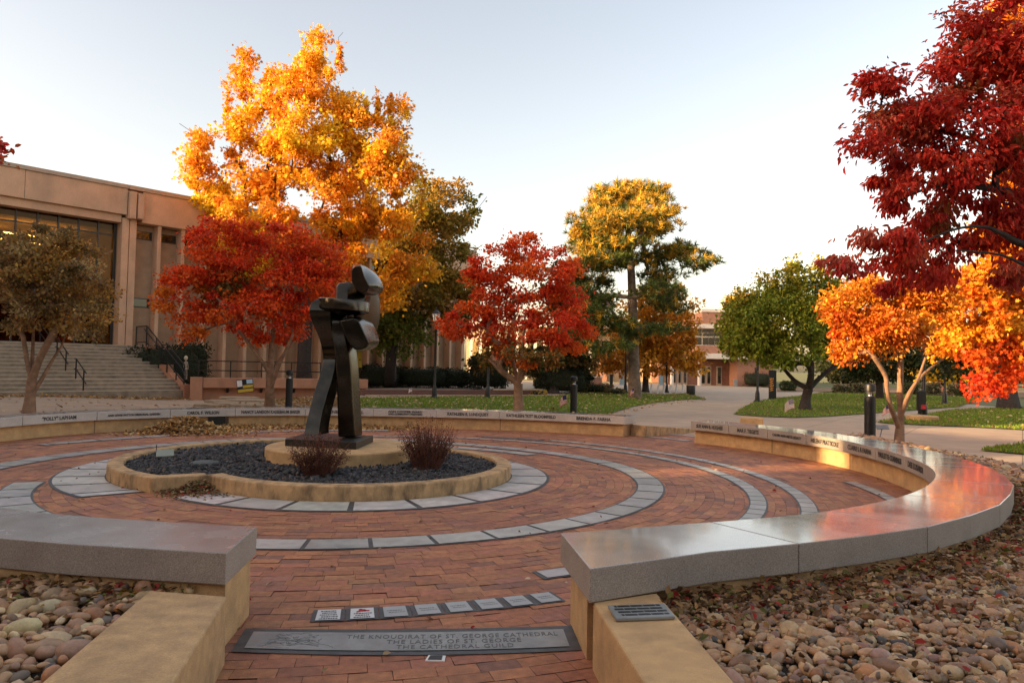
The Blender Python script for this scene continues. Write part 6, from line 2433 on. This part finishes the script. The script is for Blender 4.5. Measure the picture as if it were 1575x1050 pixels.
M["faded_red"] = pbr("faded_flag_red", (0.48, 0.26, 0.22), rough=0.9, var=0.1)
M["faded_blue"] = pbr("faded_flag_blue", (0.25, 0.22, 0.26), rough=0.9, var=0.1)
p = gnd(873, 639); flag(p, 0.68, 0.30, 0.28, -0.05, "small striped flag just left of the middle bollard")
p = gnd(1368, 652); flag(p, 0.62, 0.26, 0.24, 0.02, "small striped flag between the largest bollard and the orange tree trunk")
p = gnd(1223, 638.5); flag(p, 0.60, 0.42, 0.34, -0.06, "faded drooping flag on the grass left of the broad green tree's trunk", faded=True)
p = gnd(974, 613.5); flag(p, 0.56, 0.26, 0.26, 0.05, "small striped flag at the foot of the pine")
p = gnd(633, 609.5); flag(p, 0.46, 0.26, 0.22, 0.03, "tiny pale flag at the back edge of the centre lawn near the lantern lamp", faded=True)

# ------------------------------------------------------------------ brick building at the right
D = 76.0


def fx(px, d=D):
    return at(px, 580, d)[0]


def fz(py, px=1105, d=D):
    return at(px, py, d)[2]


bb = thing("brick_building", "red brick building with white banded windows and a canopied entrance beyond the walk", "building", (fx(1105), D, 0))
mb = MB()
mb.box(((fx(1078) + fx(1180)) / 2, D + 9, fz(489) / 2), (fx(1180) - fx(1078), 12, fz(489)))
mb.box(((fx(1091) + fx(1182)) / 2, D + 7.6, (fz(476) + fz(489)) / 2 + 0.002), (fx(1182) - fx(1091), 9, fz(476) - fz(489)))
mb.box(((fx(1133) + fx(1188)) / 2, D + 1.5, fz(553, 1140) / 2 + .3), (fx(1188) - fx(1133), 3.0, fz(553, 1140) + .6))
mb.build("wall", M["rbrick"], bb)
mb = MB()
mb.box(((fx(1078) + fx(1134)) / 2, D + 2.0, (fz(531) + fz(543.6)) / 2), (fx(1134) - fx(1078), 2.0, fz(531) - fz(543.6)))
mb.build("spandrel", M["rbrick"], bb)
mb = MB()
mb.box(((fx(1076) + fx(1150)) / 2, D + 1.4, (fz(543.8) + fz(552)) / 2), (fx(1150) - fx(1076), 4.4, fz(543.8) - fz(552)))
mb.build("canopy", M["white_trim"], bb, bevel=0.03)
mb = MB()
mb.box(((fx(1076) + fx(1136)) / 2, D + 2.1, (fz(497.5) + fz(504)) / 2), (fx(1136) - fx(1076), 2.2, fz(497.5) - fz(504)))
mb.box(((fx(1090) + fx(1183)) / 2, D + 7.6, fz(473.8)), (fx(1183) - fx(1090), 9.2, 0.32))
mb.build("white_band", M["white_trim"], bb)
for i, (a, b) in enumerate(((1078, 1089), (1090.5, 1100), (1101, 1109), (1110, 1117), (1118, 1125.5), (1127, 1133))):
    for y0, y1 in ((504.5, 509.5), (510.5, 515.5), (517, 529.5)):
        mb = MB()
        mb.box(((fx(a) + fx(b)) / 2, D + 2.9, (fz(y0) + fz(y1)) / 2), (fx(b) - fx(a) + 0.12, 0.2, fz(y0) - fz(y1) + 0.10))
        w_ = mb.build("window", M["white_trim"], bb)
        mb = MB()
        mb.box(((fx(a) + fx(b)) / 2, D + 2.79, (fz(y0) + fz(y1)) / 2), (fx(b) - fx(a) - 0.02, 0.03, fz(y0) - fz(y1) - 0.04))
        mb.build("pane", M["glass_dark"], w_)
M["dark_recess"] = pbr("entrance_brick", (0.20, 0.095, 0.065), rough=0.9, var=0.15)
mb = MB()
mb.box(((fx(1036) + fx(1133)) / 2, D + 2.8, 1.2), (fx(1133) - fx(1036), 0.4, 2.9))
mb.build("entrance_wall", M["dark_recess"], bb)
for a, b in ((1087, 1095.4), (1095.8, 1104), (1112, 1121), (1042, 1049), (1050, 1057), (1058, 1066)):
    mb = MB()
    mb.box(((fx(a) + fx(b)) / 2, D + 2.56, 1.03), (fx(b) - fx(a) - 0.02, 0.08, 2.1))
    w_ = mb.build("door", pbr("door_frame", (0.36, 0.29, 0.23), rough=0.5) if "door_frame" not in bpy.data.materials else bpy.data.materials["door_frame"], bb)
    mb = MB()
    mb.box(((fx(a) + fx(b)) / 2, D + 2.50, 1.06), (fx(b) - fx(a) - 0.26, 0.03, 1.75))
    mb.build("pane", M["glass_dark"], w_)
for px in (1074, 1032):
    mb = MB(); mb.lathe((fx(px), D - 0.4, 0), [(0.2, -0.05), (0.2, fz(552))], n=16); mb.build("column", M["white_trim"], bb, smooth=True)
mb = MB(); mb.box((fx(1162), D - 0.02, 1.0), (0.26, 0.06, 2.0)); mb.build("side_door", M["dark_frame"], bb)
mb = MB(); mb.box((fx(1129.5), D - 0.3, 0.35), (0.35, 0.35, 0.75)); o = mb.build("bin", M["grey_plate"], None, bevel=0.03)
tag(o, "small grey bin beside the brick building's entrance", "bin")

# pale sunlit hall between the trees
D2 = 92.0
hh = thing("pale_hall", "sunlit pale hall with columns glimpsed behind the red tree and the pine", "building", (at(900, 590, D2)[0], D2, 0))
hx0, hx1 = at(716, 590, D2)[0], at(1076, 590, D2)[0]
mb = MB(); mb.box(((hx0 + hx1) / 2, D2 + 8, 3.3), (hx1 - hx0, 15, 6.7)); mb.build("wall", pbr("pale_wall", (0.50, 0.38, 0.24), rough=0.8, var=0.1), hh)
mb = MB(); mb.box(((hx0 + hx1) / 2, D2 + 7, 6.95), (hx1 - hx0 + .6, 17.4, 0.6)); mb.build("roof", M["white_trim"], hh)
for px in range(724, 914, 14):
    mb = MB(); mb.box((at(px, 590, D2)[0], D2 - 0.6, 3.3), (0.34, 0.34, 6.6)); mb.build("column", M["white_trim"], hh)
for px in range(722, 912, 14):
    mb = MB(); mb.box((at(px + 8, 590, D2)[0], D2 + 0.47, 2.6), (0.8, 0.08, 4.2)); w_ = mb.build("window", M["dark_frame"], hh)
    mb = MB(); mb.box((at(px + 8, 590, D2)[0], D2 + 0.41, 2.6), (0.7, 0.03, 4.1)); mb.build("pane", pbr("warm_glass", (0.30, 0.22, 0.10), rough=0.1) if "warm_glass" not in bpy.data.materials else bpy.data.materials["warm_glass"], w_)
for a, b in ((917, 932), (1000, 1012)):
    mb = MB(); mb.box(((at(a, 590, D2)[0] + at(b, 590, D2)[0]) / 2, D2 - 0.2, 1.9), (at(b, 590, D2)[0] - at(a, 590, D2)[0], 0.9, 3.9)); mb.build("brick_pier", M["rbrick"], hh)
mb = MB(); mb.box((at(905, 590, 66)[0], 66, 0.35), (2.4, 0.5, 0.8))
w2 = thing("brick_wall", "short brick wall with pale top left of the pine, before the pale hall", "wall", (at(905, 590, 66)[0], 66, 0))
mb.build("wall_body", M["rbrick"], w2)
mb = MB(); mb.box((at(905, 590, 66)[0], 66, 0.80), (2.6, 0.6, 0.1)); mb.build("coping", M["white_trim"], w2)
# pale banners and bike racks
for px, y0, y1, lb, dd in ((956, 572, 592, "pale blue banner on a pole left of the pine's trunk", 56), (1016, 575, 592, "narrow pale blue banner on a pole right of the pine's trunk", 56)):
    p = at(px, 598, dd)
    t = thing("banner", lb, "banner", (p[0], dd, 0), "pale blue banners by the pine")
    mb = MB(); mb.tube([(p[0] + .2, dd, 0), (p[0] + .2, dd, at(px, y0 - 4, dd)[2])], 0.03, n=6); mb.build("pole", M["grey_plate"], t)
    mb = MB(); mb.box((p[0], dd, (at(px, y0, dd)[2] + at(px, y1, dd)[2]) / 2), (0.36, 0.02, at(px, y0, dd)[2] - at(px, y1, dd)[2])); mb.build("cloth", M["pale_blue"], t)
t = thing("dark_post", "thick dark post on the lawn's far edge between bollard and pine", "post", gnd(940, 603))
p = gnd(940, 603)
mb = MB(); mb.box((p[0], p[1], 0.55), (0.20, 0.14, 1.2)); mb.build("post_body", M["grey_plate"] if False else pbr("dark_green_post", (0.05, 0.055, 0.045), rough=0.6), t, bevel=0.01)
mb = MB(); mb.box((p[0], p[1], 1.17), (0.23, 0.17, 0.05)); mb.build("cap", M["black_metal"], t)
for i, px in enumerate((1003, 1014, 1023.6, 1033, 1042, 1052)):
    p = gnd(px, 604.3)
    t = thing("bike_rack", ["first white bike hoop right of the pine's trunk", "second white bike hoop right of the pine's trunk", "third white bike hoop from the pine", "third last white bike hoop before the trash can",
                            "second last white bike hoop before the trash can", "white bike hoop nearest the trash can"][i], "bike rack", p, "white bike hoops between the pine and the trash can")
    pts = [(p[0] - .10, p[1], -.02), (p[0] - .02, p[1], 0.52), (p[0] + .03, p[1] + .10, 0.58), (p[0] + .08, p[1] + .5, 0.58), (p[0] + .05, p[1] + .62, 0.5), (p[0] + .0, p[1] + .66, -.02)]
    mb = MB(); mb.tube(pts, 0.035, n=7); mb.build("hoop", M["white_paint"], t, smooth=True)
    mb = MB(); mb.lathe((p[0] - .10, p[1], 0), [(0.09, -0.01), (0.09, 0.02)], n=10); mb.build("foot", M["white_paint"], t)

# ------------------------------------------------------------------ unseen blocks added west of the plaza to shape its sun and shade
def wblock(name, t0, w0, w1, h, label, dep=14):
    """block whose near face is t0 metres toward the sun, spanning cross-sun offsets w0..w1"""
    S = S2
    Wd = np.array([-S2[1], S2[0]])
    if Wd[1] < 0:
        Wd = -Wd
    t = thing(name, label, "building", (*(S * t0 + Wd * (w0 + w1) / 2), 0))
    P = [S * t0 + Wd * w0, S * t0 + Wd * w1, S * (t0 + dep) + Wd * w1, S * (t0 + dep) + Wd * w0]
    a = sum(P[i][0] * P[(i + 1) % 4][1] - P[(i + 1) % 4][0] * P[i][1] for i in range(4))
    if a < 0:
        P = P[::-1]
    mb = MB(); mb.prism([tuple(p) for p in P], -0.3, h); mb.build("wall", M["library"], t)
    c = sum(P) / 4
    mb = MB(); mb.prism([tuple(c + (p - c) * 1.02) for p in P], h + 0.003, h + 0.35); mb.build("roof", M["coping"], t)
    n = max(2, int((w1 - w0) / 3))
    for i in range(n):
        for z in np.arange(1.2, h - 1.6, 3.2):
            o = S * (t0 - 0.05) + Wd * (w0 + (w1 - w0) * (i + 0.5) / n)
            mb = MB(); mb.box((o[0], o[1], z + 0.8), (0.1, 1.5, 1.6), rz=math.atan2(S[1], S[0])); mb.build("window", M["glass_dark"], t)
    return t


SHADE = [("west_shade_block", 26.0, -40.0, 9.15, 18.5, "tall added concrete block west of the plaza outside the picture, shading it"),
         ("west_shade_block", 27.4, 9.16, 9.89, 7.0, "narrow low added block outside the picture, limiting sun through the gap between shading blocks"),
         ("west_shade_block", 27.0, 9.9, 15.6, 9.7, "low added concrete block west of the plaza outside the picture, shading only the ground"),
         ("west_shade_block", 26.5, 15.65, 38.0, 16.5, "long added concrete block outside the picture, shading the lawn trees"),
         ("west_shade_tower", 31.0, 56.0, 73.0, 27.0, "added concrete tower far west outside the picture, shading the brick building")]
for a in SHADE:
    wblock(*a)

sb_ = thing("south_fill_blocker", "added dark brick block behind the camera outside the picture, dimming reflections", "building", (6, -24, 0))  # unseen block added to darken reflections and cut light from behind
mb = MB(); mb.box((4, -30, 6.0), (64, 12, 12.6)); mb.build("wall", M["dbrick"], sb_)
mb = MB(); mb.box((4, -30, 12.45), (64.6, 12.6, 0.3)); mb.build("roof", M["coping"], sb_)
for k in range(13):
    for z in (1.6, 5.2, 8.8):
        mb = MB(); mb.box((-24 + k * 4.6, -23.95, z + 0.8), (1.6, 0.14, 1.9)); mb.build("window", M["glass_dark"], sb_)
